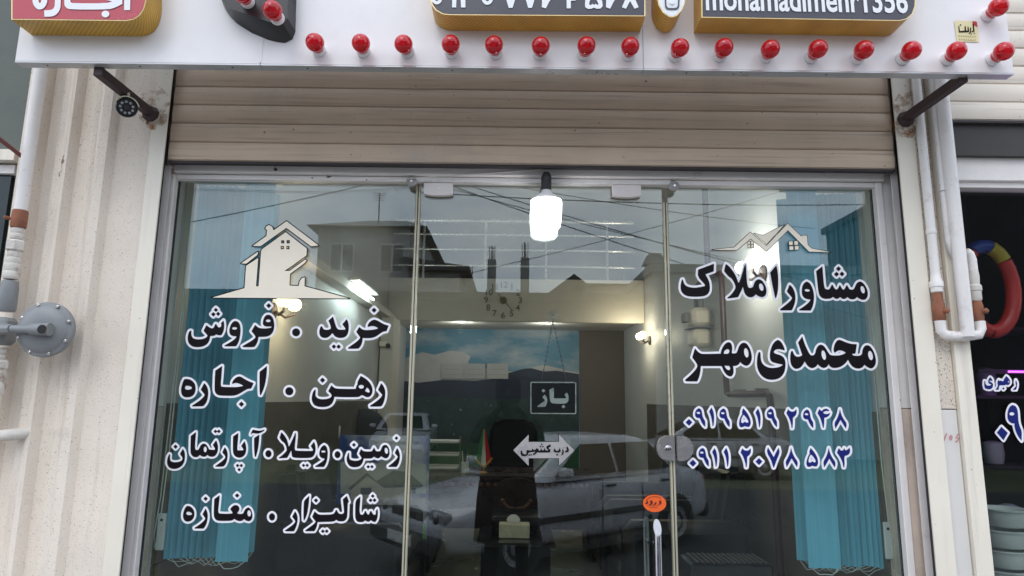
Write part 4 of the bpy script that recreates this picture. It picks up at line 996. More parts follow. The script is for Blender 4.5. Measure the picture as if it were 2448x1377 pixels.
# second valve branch
t = thing('valve_branch', 'short taped pipe branch with orange rusty valve on the neighbour side of the wide pipe', 'pipe', (x4, -.15, 1.8))
def zq(py): return P(2334, py, Y1).z
m = MB(); m.tube([(x4 - .02, Y1, zq(602)), (x4 - .006, Y1, zq(608)), (x4, Y1, zq(622)), (x4, Y1, zq(650))], .0165, 14); m.build('bend', 'pipe_white', t, smooth=True)
m = MB(); m.lathe([(.016, zq(720)), (.020, zq(716)), (.020, zq(697)), (.023, zq(695)), (.023, zq(684)), (.017, zq(680)), (.019, zq(660)), (.017, zq(648))], (x4, Y1, 0), (0, 0, 1), 14); m.build('taped_joint', 'pipe_taped', t, smooth=True)
m = MB(); m.lathe([(.016, zq(768)), (.020, zq(762)), (.021, zq(732)), (.017, zq(720))], (x4, Y1, 0), (0, 0, 1), 14); o = m.build('rusty_valve', 'pipe_rust', t, smooth=True)
m = MB(); m.lathe([(.009, 0), (.011, .012), (.005, .018)], (x4 + .010, Y1 - .016, zq(745)), (.5, -.85, 0), 8); m.build('valve_plug', 'pipe_rust', o)

# ------------------------------------------------------------------ neighbouring shop, right
nb = thing('neighbour_shopfront', 'neighbouring shop front with white transom and dark shutter box', 'shop front', (2.4, 0, 0))
def zn(py, Y): return P(2370, py, Y).z
m = MB(); m.box(1.742, 3.4, -.085, .12, zn(372, -.085), 2.678); m.build('shutter_box', pm('box_dark', (.05, .045, .045), .7).name, nb)
m = MB(); m.box(1.742, 3.4, -.060, .02, zn(432, -.06), zn(376, -.06), bev=.003); m.build('transom', 'steel_white', nb)
m = MB(); m.box(1.742, 3.4, -.044, .02, zn(449, -.044), zn(434, -.044), bev=.002); m.build('lower_transom', 'steel_white', nb)
m = MB(); m.box(1.742, 3.4, -.02, .13, 2.68, 4.6); m.build('upper_wall', 'plaster_white', nb)
m = MB(); m.box(1.742, 3.4, 0, .01, .3, zn(449, 0) + .01); m.build('glass', 'neighbour_glass', nb)
m = MB(); m.box(1.742, 3.4, -.02, .13, 0, .298); m.build('sill', 'marble_beige', nb)
# left neighbour
nl = thing('neighbour_shopfront', 'edge of the dark shop front beyond the gas riser', 'shop front', (-2.4, 0, 0))
m = MB(); m.box(-3.4, -1.99, -.05, .12, 0, 4.6); m.build('wall', pm('wall_greygreen', (.12, .135, .12), .7, var=.15).name, nl)
m = MB(); m.box(-3.4, -2.01, -.085, -.052, P(10, 415, -.08).z, P(10, 395, -.08).z); m.build('transom', 'steel_white', nl)
m = MB(); m.box(-3.4, -1.992, -.12, -.052, P(10, 390, -.08).z, P(10, 365, -.08).z); m.build('ledge', 'rail_cream', nl)
m = MB(); m.box(-3.4, -2.03, -.07, -.052, .3, P(10, 420, -.08).z); m.build('glass', pm('dark_glazing', (.012, .018, .018), .08).name, nl)
t = thing('sign_strut', 'thin red steel strut at the edge of the neighbouring dark shop front', 'strut', (-2.03, -.2, 2.4))
a, b = P(0, 333, -.3), P(50, 372, -.125)
m = MB(); m.tube([a + (a - b) * 1.5, a, b], .010, 4); m.build('square_bar', pm('strut_red', (.16, .03, .03), .6).name, t)
# ------------------------------------------------------------------ shop interior
XL, XR, YB, CEIL = -1.42, 1.52, 6.2, 4.0
YM = 4.8                                             # front of the gallery
pm('wall_paint', (.56, .565, .58), .6, var=.04, vscale=1.5, stain=(1.8, (.54, .52, .50), .55, .8))
pm('wall_grey', (.13, .105, .085), .7, var=.06, vscale=1.5)
pm('dado_marble', (.13, .112, .085), .35, var=.16, vscale=2.2, streak=((2, 2, 6), (.085, .07, .052), .50, .72))
pm('floor_tile', (.24, .22, .175), .25, var=.08, vscale=2)
pm('gallery_cream', (.66, .61, .55), .6, var=.04)
pm('wood_dark', (.026, .012, .009), .30, spec=.3, var=.35, vscale=7, streak=((3, 3, 40), (.02, .01, .008), .5, .7))
pm('leather_black', (.010, .010, .011), .45, spec=.25, var=.3, vscale=10, bump=.35, bscale=110)
pm('lacquer_black', (.006, .006, .007), .10)
pm('blind_teal', (.115, .365, .49), .65, var=.10, vscale=3, streak=((110, 110, 1.2), (.16, .47, .61), .48, .72), bump=.2, bscale=400)
pm('bead_clear', (.60, .66, .64), .35)
pm('bead_weight', (.55, .58, .58), .5)
pm('pipe_brown', (.042, .009, .010), .45, var=.15)
pm('meter_cream', (.86, .76, .63), .45, var=.04)
pm('meter_grey', (.18, .18, .17), .5)
pm('brass_dark', (.20, .165, .09), .45, metal=.3)
pm('paper_white', (.70, .69, .67), .7, var=.03); pm('paper_grey', (.42, .42, .43), .7, var=.03)
pm('flag_green', (.03, .22, .07), .7); pm('flag_white', (.7, .7, .68), .7); pm('flag_red', (.5, .02, .03), .7); pm('fringe_gold', (.6, .35, .06), .6)
emat('globe_warm', (1.0, .80, .52), 10.0)
emat('tube_cool', (.88, 1.0, .96), 8.0)
emat('globe_white', (.95, .98, 1.0), 14.0)

def zL(px, py): return PX(px, py, XL).z
m = MB(); m.box(XL - .1, XR + .1, .131, YB + .1, FLOOR - .1, FLOOR); struct(m, 'shop_floor', 'floor_tile')
m = MB(); m.box(XL - .12, XR + .12, .131, YB + .1, CEIL, CEIL + .1); struct(m, 'ceiling', 'wall_paint')
m = MB(); m.box(XL - .12, XL, .131, YB, FLOOR, CEIL); wl = struct(m, 'wall_left', 'wall_paint')
m = MB(); m.box(XR, XR + .12, .131, YB, FLOOR, CEIL); wr = struct(m, 'wall_right', 'wall_paint')
m = MB(); m.box(XL - .12, XR + .12, YB + .001, YB + .12, FLOOR, CEIL); wb = struct(m, 'wall_back', 'wall_grey')
DZ = 1.52
def slabs(wall, X, sx):
    y = .14; first = None
    for r_ in range(2):
        z0 = FLOOR + r_ * (DZ - FLOOR) / 2; z1 = z0 + (DZ - FLOOR) / 2 - .003
        yy = .14
        while yy < YM - .1:
            y1 = min(yy + .80, YM - .05)
            m = MB(); a, b = (X, X + sx * .012) if sx > 0 else (X + sx * .012, X)
            m.box(a, b, yy, y1 - .003, z0, z1); m.build('marble_slab', 'dado_marble', wall)
            yy += .80
slabs(wl, XL, 1); slabs(wr, XR, -1)
# ledge along the left wall
led = thing('wall_ledge', 'plaster ledge with a sloping light band along the wall behind the house emblem', 'ledge', (XL, 2.5, 2.5))
zl = PX(732, 629, XL).z
m = MB(); m.box(XL + .002, XL + .11, .6, YM - .01, zl - .05, zl + .02, bev=.004); m.build('moulding', 'gallery_cream', led)
# gallery
zg0, zg1 = P(1240, 768, YM).z, P(1240, 667, YM).z
g = thing('gallery', 'cream fronted gallery across the back of the shop', 'gallery', (0, YM, zg0))
m = MB(); m.box(XL + .003, XR - .003, YM, YM + .10, zg0, zg1, bev=.003); m.build('fascia', 'gallery_cream', g)
m = MB(); m.box(XL + .003, XR - .003, YM + .102, YB - .002, zg0 + .05, zg1 - .03); m.build('deck', 'gallery_cream', g)
rl = thing('gallery_railing', 'stainless steel railing with four bars on the gallery edge', 'railing', (0, YM, zg1))
xr0, xr1 = XL + .02, P(1517, 530, YM).x
for py, r_ in ((527, .022), (560, .013), (596, .013), (635, .013)):
    z = P(1260, py, YM).z
    m = MB(); m.tube([(xr0, YM + .05, z), (xr1, YM + .05, z)], r_, 10); m.build('top_rail' if py == 527 else 'bar', 'rail_steel', rl, smooth=True)
zt = P(1260, 527, YM).z
for px in (1012, 1160, 1306, 1453):
    x = P(px, 600, YM).x; m = MB(); m.tube([(x, YM + .05, zg1 - .02), (x, YM + .05, zt)], .016, 12); m.build('post', 'rail_steel', rl, smooth=True)
# wall clock of stuck-on numerals
cc = P(1203, 718, YM - .012); kpx = P(1243, 718, YM).x - cc.x
ck = thing('wall_clock', 'wall clock of separate stuck on numerals on the gallery front', 'clock', cc)
def textmesh(s, size, xz, Y, mat, parent, name, bold=.01):
    cu = bpy.data.curves.new('t', 'FONT'); cu.body = s; cu.size = size; cu.align_x = 'CENTER'; cu.align_y = 'CENTER'; cu.extrude = .004; cu.offset = bold * size; cu.resolution_u = 3
    to = bpy.data.objects.new('t', cu); COL.objects.link(to); bpy.context.view_layer.update()
    me = bpy.data.meshes.new_from_object(to.evaluated_get(bpy.context.evaluated_depsgraph_get())); bpy.data.objects.remove(to)
    off = Vector((0, 0, 0)); q = parent
    while q is not None: off += q.location; q = q.parent
    for v in me.vertices: v.co = Vector((xz[0] + v.co.x, Y - v.co.z, xz[1] + v.co.y)) - off
    me.materials.clear(); me.materials.append(MATS[mat])
    o = bpy.data.objects.new(name, me); COL.objects.link(o); o.parent = parent; return o
for k in range(1, 13):
    a = R(90 - 30 * k); textmesh(str(k), .10, (cc.x + kpx * 1.02 * math.cos(a), cc.z + kpx * .92 * math.sin(a)), YM - .010, 'brass_dark', ck, 'numeral', .012)
m = MB(); m.lathe([(.042, 0), (.042, .02), (.03, .026)], (cc.x, YM - .001, cc.z), (0, -1, 0), 16); m.build('hub', 'brass_dark', ck, smooth=True)
for ang, ln, nm in ((-48, .16, 'minute_hand'), (128, .10, 'hour_hand')):
    d = Vector((math.cos(R(ang)), 0, math.sin(R(ang)))); p0 = Vector((cc.x, YM - .031, cc.z))
    m = MB(); m.tube([p0, p0 + d * ln], [.007, .003], 6); m.build(nm, 'brass_dark', ck)
# pilaster under the gallery with a small camera
x0, x1 = P(898, 900, YM - .4).x, P(936, 900, YM - .4).x
t = thing('inner_pilaster', 'beige pilaster under the gallery end with a small camera on it', 'pilaster', (x0, YM - .3, FLOOR))
m = MB(); m.box(XL + .014, x1, YM - .40, YM - .002, FLOOR, zg0 - .01, bev=.004); m.build('casing', 'gallery_cream', t)
cp = P(918, 822, YM - .45)
t = thing('indoor_camera', 'cream dome arm camera with dark lens on the inner pilaster', 'camera', cp)
m = MB(); m.box(cp.x - .05, cp.x + .03, cp.y - .02, YM - .402, cp.z - .03, cp.z + .03, bev=.01); m.build('housing', 'meter_cream', t)
m = MB(); m.lathe([(.022, -.03), (.026, 0), (.02, .01), (.005, .018)], (cp.x + .05, cp.y - .02, cp.z - .02), (.6, -.8, -.1), 14); m.build('lens', 'lacquer_black', t, smooth=True)

# ------------------------------------------------------------------ printed landscape on the back wall
mu = thing('wall_mural', 'landscape print of blue sky, dark mountain and green valley on the back wall', 'mural', P(1160, 1100, YB - .02))
pmm, ntm, om = newmat('mural_sky')
_b = nd(ntm, 'ShaderNodeBsdfPrincipled'); _b.inputs['Roughness'].default_value = .5
_g = nd(ntm, 'ShaderNodeNewGeometry'); _m = nd(ntm, 'ShaderNodeMapping'); _m.inputs['Scale'].default_value = (1.2, 1, 2.6)
_n = nd(ntm, 'ShaderNodeTexNoise', _Scale=1.5, _Detail=7, _Roughness=.55); ntm.links.new(_g.outputs['Position'], _m.inputs[0]); ntm.links.new(_m.outputs[0], _n.inputs['Vector'])
_r = ramp(ntm, .42, (.09, .24, .36), .76, (.52, .54, .58)); ntm.links.new(_n.outputs[0], _r.inputs[0]); ntm.links.new(_r.outputs[0], _b.inputs['Base Color']); ntm.links.new(_b.outputs[0], om.inputs[0])
pm('mural_cloud', (.48, .47, .49), .5, var=.1, vscale=3); pm('mural_mountain', (.010, .020, .050), .5, var=.3, vscale=3)
pm('mural_trees', (.010, .038, .036), .5, var=.5, vscale=9, speck=(16, (.22, .26, .28), .70, .74)); pm('mural_field', (.012, .075, .025), .5, var=.4, vscale=4)
YMU = YB - .012
m = MB(); a, b = P(925, 760, YMU), P(1386, 1090, YMU); m.box(a.x, b.x, YMU, YB - .001, b.z - .3, a.z + .25); m.build('print_panel', 'mural_sky', mu)
def flat(px, Y, mat, nm, par, lev=0):
    q = pts(px); xs, ys, S = sdf([q], [], 1.6, 3); V, Fc = contour(xs, ys, S, lev); return sheet(nm, V, Fc, Y, mat, par)
flat("927,880 950,862 985,850 1010,842 1040,848 1075,838 1108,842 1125,852 1118,868 1140,876 1180,884 1230,888 1300,872 1384,892 1384,930 927,940", YMU - .003, 'mural_cloud', 'cloud_print', mu)
flat("927,916 960,910 1000,915 1060,908 1140,910 1180,905 1215,892 1250,882 1270,880 1300,888 1330,886 1384,894 1384,1000 927,1000", YMU - .006, 'mural_mountain', 'mountain_print', mu)
flat("927,952 1000,948 1100,950 1200,955 1300,952 1384,958 1384,1100 927,1100", YMU - .009, 'mural_trees', 'wood_print', mu)
flat("927,1066 1050,1058 1200,1062 1300,1050 1384,1058 1384,1170 927,1170", YMU - .012, 'mural_field', 'field_print', mu)
for k, (a, b) in enumerate(((1056, 1107), (1111, 1160), (1164, 1215))):
    A, B = P(a, 869, YMU), P(b, 906, YMU)
    t = thing('notice_sheet', ('framed certificate with a portrait corner pinned on the mural', 'middle white notice sheet pinned on the mural', 'white notice sheet nearest the mountain peak on the mural')[k], 'paper', (A.x, YMU - .02, B.z))
    m = MB(); m.box(A.x, B.x, YMU - .022, YMU - .016, B.z, A.z, bev=.001); m.build('sheet', 'paper_grey', t)
    m = MB(); m.box(A.x + .03, B.x - .03, YMU - .0245, YMU - .0225, B.z + .05, B.z + .06); m.box(A.x + .05, B.x - .05, YMU - .0245, YMU - .0225, B.z + .12, B.z + .13); m.build('print_lines', pm('ink_grey', (.35, .35, .35), .7).name if 'ink_grey' not in MATS else 'ink_grey', t, kind='stuff')

# ------------------------------------------------------------------ hanging open sign on the inside of the door
hk = P(1322, 752, .018)
t = thing('suction_hook', 'clear round suction hook on the inside of the sliding door', 'hook', hk)
m = MB(); m.lathe([(.0205, 0), (.0205, .002), (.012, .006), (.006, .012)], hk + Vector((0, -.005, 0)), (0, 1, 0), 20); m.build('cup', 'clear_plastic', t, smooth=True)
m = MB(); m.tube([hk + Vector((0, .004, 0)), hk + Vector((0, .010, -.014)), hk + Vector((0, .012, -.024))], .0022, 8); m.build('hook', 'chrome', t, smooth=True)
A, B = P(1268, 912, .022), P(1378, 990, .022)
t = thing('open_sign', 'black hanging sign with silver letters and silver frame on a chain', 'sign', ((A.x + B.x) / 2, .022, B.z))
m = MB(); m.box(A.x, B.x, .022, .027, B.z, A.z, bev=.001); m.build('panel', pm('sign_black', (.006, .006, .007), .6, spec=.1).name, t)
w = Word().add(1220, 905, 6.26, ["300,66 306,54 320,47 965,50 980,58 987,72 987,515 978,528 962,532 320,528 306,522 300,510"], ["316,74 326,63 960,66 971,76 971,506 962,517 326,513 316,504"], soft=False)
xs, ys, S = sdf(w.p, w.h, .7, 2); V, Fc = contour(xs, ys, S, 0); sheet('silver_frame', V, Fc, .0205, 'vinyl_silver', t)
w = Word().add(1220, 905, 6.26, ["510,238 540,270 555,320 545,380 520,420 410,425 408,410 450,380 500,345 515,320 480,280", dia(495, 182, 28),
    "640,135 655,160 650,290 670,298 830,295 838,280 808,245 845,208 870,250 878,310 855,355 820,378 640,375 605,355 590,310 585,170", dia(795, 420, 28)])
xs, ys, S = sdf(w.p, w.h, .6, 2); V, Fc = contour(xs, ys, S, 0); sheet('letter', V, Fc, .0205, 'vinyl_silver', t)
for px in (1295, 1354):
    q = P(px, 911, .024); p0 = hk + Vector((0, .010, -.024)); n = 26
    link = None
    m = MB()
    for k in range(n):
        a_, b_ = p0.lerp(q, k / n), p0.lerp(q, (k + .86) / n); off = Vector((.0016, 0, 0)) if k % 2 else Vector((0, .0016, 0))
        m.tube([a_ + off, b_ + off], .0011, 4); m.tube([a_ - off, b_ - off], .0011, 4)
    m.build('chain', 'chrome', t, kind='stuff')

# ------------------------------------------------------------------ vertical blinds
def blind(label, x0, x1, flat_side, seed):
    rnd = random.Random(seed); z0, z1 = .900, 2.47
    t = thing('vertical_blind', label, 'blind', ((x0 + x1) / 2, .16, z0))
    m = MB(); m.box(x0 - .02, x1 + .02, .150, .185, z1, z1 + .03, bev=.002); m.build('head_rail', 'rail_cream', t)
    wslat = .127; n = 11
    xf = (x1 - wslat / 2) if flat_side > 0 else (x0 + wslat / 2)
    def slat(xc, ang, yc, nm='slat'):
        d = Vector((math.cos(ang), math.sin(ang), 0)); nn = Vector((-d.y, d.x, 0)); ring = []
        cs = [(-.5 + k / 6) for k in range(7)]
        front = [Vector((xc, yc, 0)) + d * wslat * c_ + nn * (.006 * math.cos(math.pi * c_)) for c_ in cs]
        back = [p + nn * .0012 for p in front[::-1]]
        rr_ = front + back; zz0 = z0 + rnd.uniform(-.004, .004)
        m = MB(); m.loft([[Vector((p.x, p.y, zz0)) for p in rr_], [Vector((p.x, p.y, z1)) for p in rr_]])
        o = m.build(nm, 'blind_teal', t, smooth=True, angle=50)
        wv = d * wslat * .40
        m = MB(); c0 = Vector((xc, yc, zz0)) - nn * .004
        m.tube([c0 - wv, c0 - wv * .5 + Vector((0, 0, -.014 - .02 * rnd.random())), c0 + Vector((0, 0, -.018 - rnd.random() * .020)), c0 + wv * .5 + Vector((0, 0, -.012 - .012 * rnd.random())), c0 + wv], .0014, 5); m.build('bead_chain', 'bead_clear', o)
    slat(xf, 0.05 * flat_side, .150)
    xs_ = [x0 + (x1 - x0 - wslat * .75) * k / (n - 1) for k in range(n)] if flat_side > 0 else [x1 - (x1 - x0 - wslat * .75) * k / (n - 1) for k in range(n)]
    for k, x in enumerate(xs_):
        ang = flat_side * R(rnd.uniform(30, 62)) if k else flat_side * R(50)
        slat(x + flat_side * .03, ang, .215 + .004 * k)
    xc = x0 - .012 if flat_side > 0 else x1 + .012
    # control cord loop and weight
    m = MB(); pth = [(xc, .13, 2.47), (xc - .004 * flat_side, .128, 1.75), (xc - .010 * flat_side, .120, 1.15), (xc - .020 * flat_side, .118, 1.00), (xc - .014 * flat_side, .117, .955), (xc - .004 * flat_side, .119, 1.0), (xc + .002 * flat_side, .13, 1.3), (xc + .004 * flat_side, .135, 2.47)]
    m.tube(pth, .0024, 6); m.build('control_cord', 'bead_clear', t, smooth=True)
    m = MB(); xb = xc + .004 * flat_side; m.box(xb - .016, xb + .016, .118, .128, .945, 1.085, bev=.002); o = m.build('cord_weight', 'bead_weight', t)
    m = MB(); m.lathe([(.006, 0), (.006, .001)], (xb, .1178, 1.060), (0, -1, 0), 10); m.build('weight_hole', 'gap_dark', o)
    return t
blind('teal vertical blind drawn aside behind the house emblem', -1.375, -1.042, 1, 3)
blind('teal vertical blind drawn aside behind the telephone numbers', 1.198, 1.500, -1, 9)

# ------------------------------------------------------------------ lamps
def sconce(p, nx, label, kind, power, col):
    t = thing('wall_sconce', label, 'wall lamp', p)
    m = MB(); m.lathe([(.05, 0), (.052, .01), (.04, .02), (.02, .026)], p, (nx, 0, 0), 18); m.build('back_plate', 'strut_brown', t, smooth=True)
    for dy in (-.09, .09):
        c = p + Vector((nx * .10, dy, .05))
        m = MB(); m.tube([p + Vector((nx * .02, 0, 0)), p + Vector((nx * .06, dy * .6, -.03)), p + Vector((nx * .10, dy, -.01)), c - Vector((0, 0, .03))], .008, 8); ar = m.build('arm', 'strut_brown', t, smooth=True)
        m = MB(); m.lathe([(.012, -.036), (.03, -.028), (.040, -.008), (.042, .006), (.034, .026), (.016, .038), (.003, .042)], c, (0, 0, 1), 16); m.build('globe', kind, ar, smooth=True)
        add_light('sconce_light', c + Vector((nx * .055, 0, 0)), power, col, .03, t)
pl_ = PX(672, 724, XL + .05); sconce(Vector((XL, pl_.y, pl_.z - .05)), 1, 'two armed wall lamp lit warm under the house emblem', 'globe_warm', 4.0, (1, .74, .42))
pr1 = PX(1806, 634, XR - .05); sconce(Vector((XR, pr1.y, pr1.z - .05)), -1, 'two armed wall lamp lit white behind the first line of the telephone pane', 'globe_white', 6.0, (1, .90, .76))
pr2 = PX(1548, 803, XR - .03); sconce(Vector((XR, pr2.y, pr2.z - .05)), -1, 'two armed wall lamp lit beside the gallery end', 'globe_warm', 5.5, (1, .84, .62))
ya, yb_ = PX(838, 700, XL + .12).y, PX(884, 728, XL + .12).y
t = thing('tube_lamp', 'lit tube lamp on the ledge of the wall with the house emblem', 'tube lamp', (XL + .13, ya, zl))
m = MB(); m.tube([(XL + .15, ya, zl - .02), (XL + .15, yb_, zl - .02)], .011, 12); m.build('tube', 'tube_cool', t, smooth=True)
m = MB(); m.box(XL + .112, XL + .19, ya - .04, yb_ + .04, zl + .022, zl + .045, bev=.003); m.build('batten', 'patch_white', t)
for k in range(3): add_light('tube_light', (XL + .19, ya + (yb_ - ya) * (k + .5) / 3, zl - .04), 2.8, (.88, 1, .97), .05, t)

for k, (xd, lab) in enumerate(((-.62, 'added spotlight under the gallery brightening the mural by the notice sheets'), (.42, 'added spotlight under the gallery brightening the mural over the hanging sign'))):  # added lamps that brighten the mural and the desk
    t = thing('added_gallery_light', lab, 'spotlight', (xd, YM + .42, zg0))
    m = MB(); m.lathe([(.045, 0), (.055, -.004), (.055, -.010), (.040, -.012)], (xd, YM + .42, zg0 + .048), (0, 0, 1), 18); m.build('trim_ring', 'chrome', t, smooth=True)
    m = MB(); m.lathe([(.036, -.004), (.036, -.009), (.01, -.011)], (xd, YM + .42, zg0 + .048), (0, 0, 1), 16); m.build('lens', 'globe_white', t)
    add_light('added_spot_light', (xd, YM + .55, zg0 - .05), 4.5, (1, .97, .92), .04, t)
# ------------------------------------------------------------------ gas meter and brown pipes on the right wall
XW = XR - .075
def W_(px, py, dx=0): p = PX(px, py, XW + dx); return p
t = thing('gas_meter', 'cream domestic gas meter hanging from dark pipe bends on the wall', 'gas meter', W_(1675, 830))
c = W_(1675, 772); h_ = PX(1675, 738, XW).z; l_ = PX(1675, 832, XW).z; hw = .11
m = MB(); m.box(XW - .09, XW + .06, c.y - hw, c.y + hw, (h_ + l_) / 2 + .006, h_, bev=.03); m.build('upper_case', 'meter_cream', t, smooth=True)
m = MB(); m.box(XW - .085, XW + .055, c.y - hw + .006, c.y + hw - .006, l_, (h_ + l_) / 2 - .006, bev=.03); m.build('lower_case', 'meter_cream', t, smooth=True)
m = MB(); m.box(XW - .095, XW + .065, c.y - hw - .012, c.y + hw + .012, (h_ + l_) / 2 - .005, (h_ + l_) / 2 + .005); m.build('flange', 'meter_grey', t)
m = MB(); m.box(XW - .13, XW - .091, c.y - .02, c.y + .075, c.z + .005, c.z + .075, bev=.006); m.build('register', 'meter_grey', t)
zt_ = h_
for dy, q in ((-.055, 0), (.055, 1)):
    m = MB(); m.tube([(XW - .01, c.y + dy, zt_ - .01), (XW - .01, c.y + dy, zt_ + .09)], .022, 10); m.build('meter_leg', 'meter_grey', t, smooth=True)
    m = MB(); m.lathe([(.026, 0), (.026, .012)], (XW - .01, c.y + dy, zt_ + .088), (0, 0, 1), 10); m.build('white_washer', 'paper_white', t)
zp = zt_ + .10
t = thing('brown_gas_pipe', 'dark red brown gas pipe running down the wall from the ceiling to the gas meter', 'pipe', (XW, c.y, zp))
yt = W_(1692, 640).y
m = MB(); m.tube([(XW, c.y + .055, zp), (XW, c.y + .055, zp + .05), (XW, c.y + .03, zp + .09), (XW, yt, zp + .10), (XW, yt, zp + .16), (XW, yt, CEIL - .01)], .022, 12); m.build('inlet', 'pipe_brown', t, smooth=True)
t = thing('brown_gas_pipe', 'dark brown gas pipe stepping down the marble dado from the meter to the floor', 'pipe', (XW, c.y, FLOOR))
p1 = W_(1735, 900); p2 = W_(1742, 940); p3 = W_(1835, 938); p4 = W_(1842, 960); p5 = W_(1882, 1340)
m = MB(); m.tube([(XW - .02, c.y - .055, zp), (XW - .02, c.y - .055, zp + .05), (XW - .01, c.y - .09, zp + .10), (XW, p1.y + .02, zp + .08), (XW, p1.y, zp - .02), (XW, p1.y, p1.z), (XW, p1.y - .012, p2.z), (XW, p1.y - .06, p2.z - .008), (XW, p4.y + .05, p2.z - .008), (XW, p4.y + .012, p2.z - .02), (XW, p4.y, p4.z - .02), (XW, p4.y - .02, FLOOR + .01)], .020, 12); m.build('outlet', 'pipe_brown', t, smooth=True)
for fy in (.25, .75):
    yy = p1.y + (p4.y - p1.y) * fy; m = MB(); m.box(XW - .012, XR - .014, yy - .012, yy + .012, p2.z + .012, p2.z + .024); m.build('clip', 'meter_grey', t)

# ------------------------------------------------------------------ furniture
def armchair(x, y, rot, label, w_=.80):
    t = thing('armchair', label, 'armchair', (0, 0, 0))
    z = 0
    m = MB(); m.box(-.36, .36, -.36, .34, .06, .30, bev=.04); m.build('base', 'leather_black', t, smooth=True)
    m = MB(); m.box(-.29, .29, -.36, .22, .302, .46, bev=.05); m.build('seat_cushion', 'leather_black', t, smooth=True)
    m = MB(); m.hexa([(-.30, .16, .40), (.30, .16, .40), (.30, .36, .40), (-.30, .36, .40), (-.29, .27, .92), (.29, .27, .92), (.27, .42, .90), (-.27, .42, .90)])
    bmesh.ops.bevel(m.bm, geom=list(m.bm.edges), offset=.05, segments=3, affect='EDGES'); m.build('backrest', 'leather_black', t, smooth=True)
    for s in (-1, 1):
        m = MB(); m.box(s * .40 - .095, s * .40 + .095, -.38, .36, .06, .62, bev=.06); m.build('armrest', 'leather_black', t, smooth=True)
        for yy in (-.32, .30):
            m = MB(); m.lathe([(.02, 0), (.03, .06)], (s * .34, yy, 0), (0, 0, 1), 10); m.build('foot', 'wood_dark', t)
    t.location = (x, y, FLOOR); t.rotation_euler = (0, 0, rot); t['label'] = label
    return t
armchair(1.03, 1.75, R(-90), 'black leather armchair along the wall under the gas meter pipe')
a1 = [o for o in bpy.data.objects if o.name.startswith('armchair')][0]
clone(a1, (1.03, 2.75, FLOOR), 'black leather armchair further in beside the gas meter', R(-90))
clone(a1, (-.93, 1.55, FLOOR), 'black leather armchair against the wall under the long bottom word', R(90))
clone(a1, (-.93, 2.60, FLOOR), 'black leather armchair behind the house poster', R(90))
# low heater near the glass
hb = P(1880, 1360, .35)
t = thing('floor_heater', 'black ribbed floor heater behind the glass beside the blind', 'heater', (hb.x, .45, FLOOR))
m = MB(); m.box(.80, 1.16, .42, .62, FLOOR, hb.z, bev=.01); m.build('case', 'lacquer_black', t)
for k in range(14):
    m = MB(); m.box(.825 + .023 * k, .838 + .023 * k, .425, .60, hb.z + .001, hb.z + .007); m.build('rib', 'rubber_black', t)
# desk
dz = P(1220, 1138, 3.0).z; dx0, dx1 = P(1022, 1140, 3.0).x, P(1432, 1140, 3.0).x
t = thing('desk', 'dark carved wooden office desk facing the door', 'desk', ((dx0 + dx1) / 2, 3.4, FLOOR))
m = MB(); m.box(dx0 - .02, dx1 + .02, 2.98, 3.75, dz - .04, dz, bev=.008); m.build('desk_top', 'wood_dark', t)
m = MB(); m.box(dx0 + .02, dx1 - .02, 3.02, 3.06, FLOOR + .25, dz - .042); fp = m.build('front_panel', 'wood_dark', t)
for k in range(24):
    xx = dx0 + .03 + (dx1 - dx0 - .06) * k / 23
    m = MB(); m.lathe([(.004, 0), (.026, .003), (.018, .012), (.004, .016)], (xx, 3.018, dz - .075), (0, -1, 0), 8); m.build('carved_rosette', 'wood_carved' if 'wood_carved' in MATS else pm('wood_carved', (.10, .045, .03), .25, var=.3).name, fp)
for s, xx in ((0, dx0), (1, dx1)):
    m = MB(); m.box(xx + (.0 if s == 0 else -.07), xx + (.07 if s == 0 else 0), 3.0, 3.7, FLOOR, dz - .042, bev=.008); m.build('pedestal', 'wood_dark', t)
# carved guest chair back in front of the desk
cx_ = P(1235, 1200, 2.7).x; czt = P(1235, 1148, 2.7).z
t = thing('carved_chair', 'dark carved wooden guest chair standing before the desk', 'chair', (cx_, 2.7, FLOOR))
hw_ = (P(1292, 1200, 2.7).x - P(1178, 1200, 2.7).x) / 2
prf = [(cx_ - hw_ * .85, FLOOR + .45), (cx_ + hw_ * .85, FLOOR + .45), (cx_ + hw_, czt - .12), (cx_ + hw_ * .9, czt - .03), (cx_ + hw_ * .5, czt + .005), (cx_, czt + .02), (cx_ - hw_ * .5, czt + .005), (cx_ - hw_ * .9, czt - .03), (cx_ - hw_, czt - .12)]
m = MB(); m.prism(prf, 'y', 2.68, 2.73); bmesh.ops.bevel(m.bm, geom=list(m.bm.edges), offset=.01, segments=2, affect='EDGES'); bk_ = m.build('backrest', 'wood_dark', t)
for k in range(11):
    a = R(200 + 140 * k / 10); q = Vector((cx_ + hw_ * .62 * math.cos(a), 2.677, czt - .10 + .10 * (1 + math.sin(a)) - .12))
    m = MB(); m.lathe([(.004, 0), (.022, .002), (.014, .010), (.003, .014)], q, (0, -1, 0), 7); m.build('carving', 'wood_carved', bk_)
m = MB(); m.box(cx_ - hw_, cx_ + hw_, 2.25, 2.67, FLOOR + .40, FLOOR + .47, bev=.02); m.build('seat', 'leather_black', t)
for sx in (-1, 1):
    for yy in (2.29, 2.66):
        m = MB(); m.lathe([(.016, 0), (.024, .20), (.030, .40)], (cx_ + sx * (hw_ - .04), yy, FLOOR), (0, 0, 1), 10); m.build('leg', 'wood_dark', t, smooth=True)
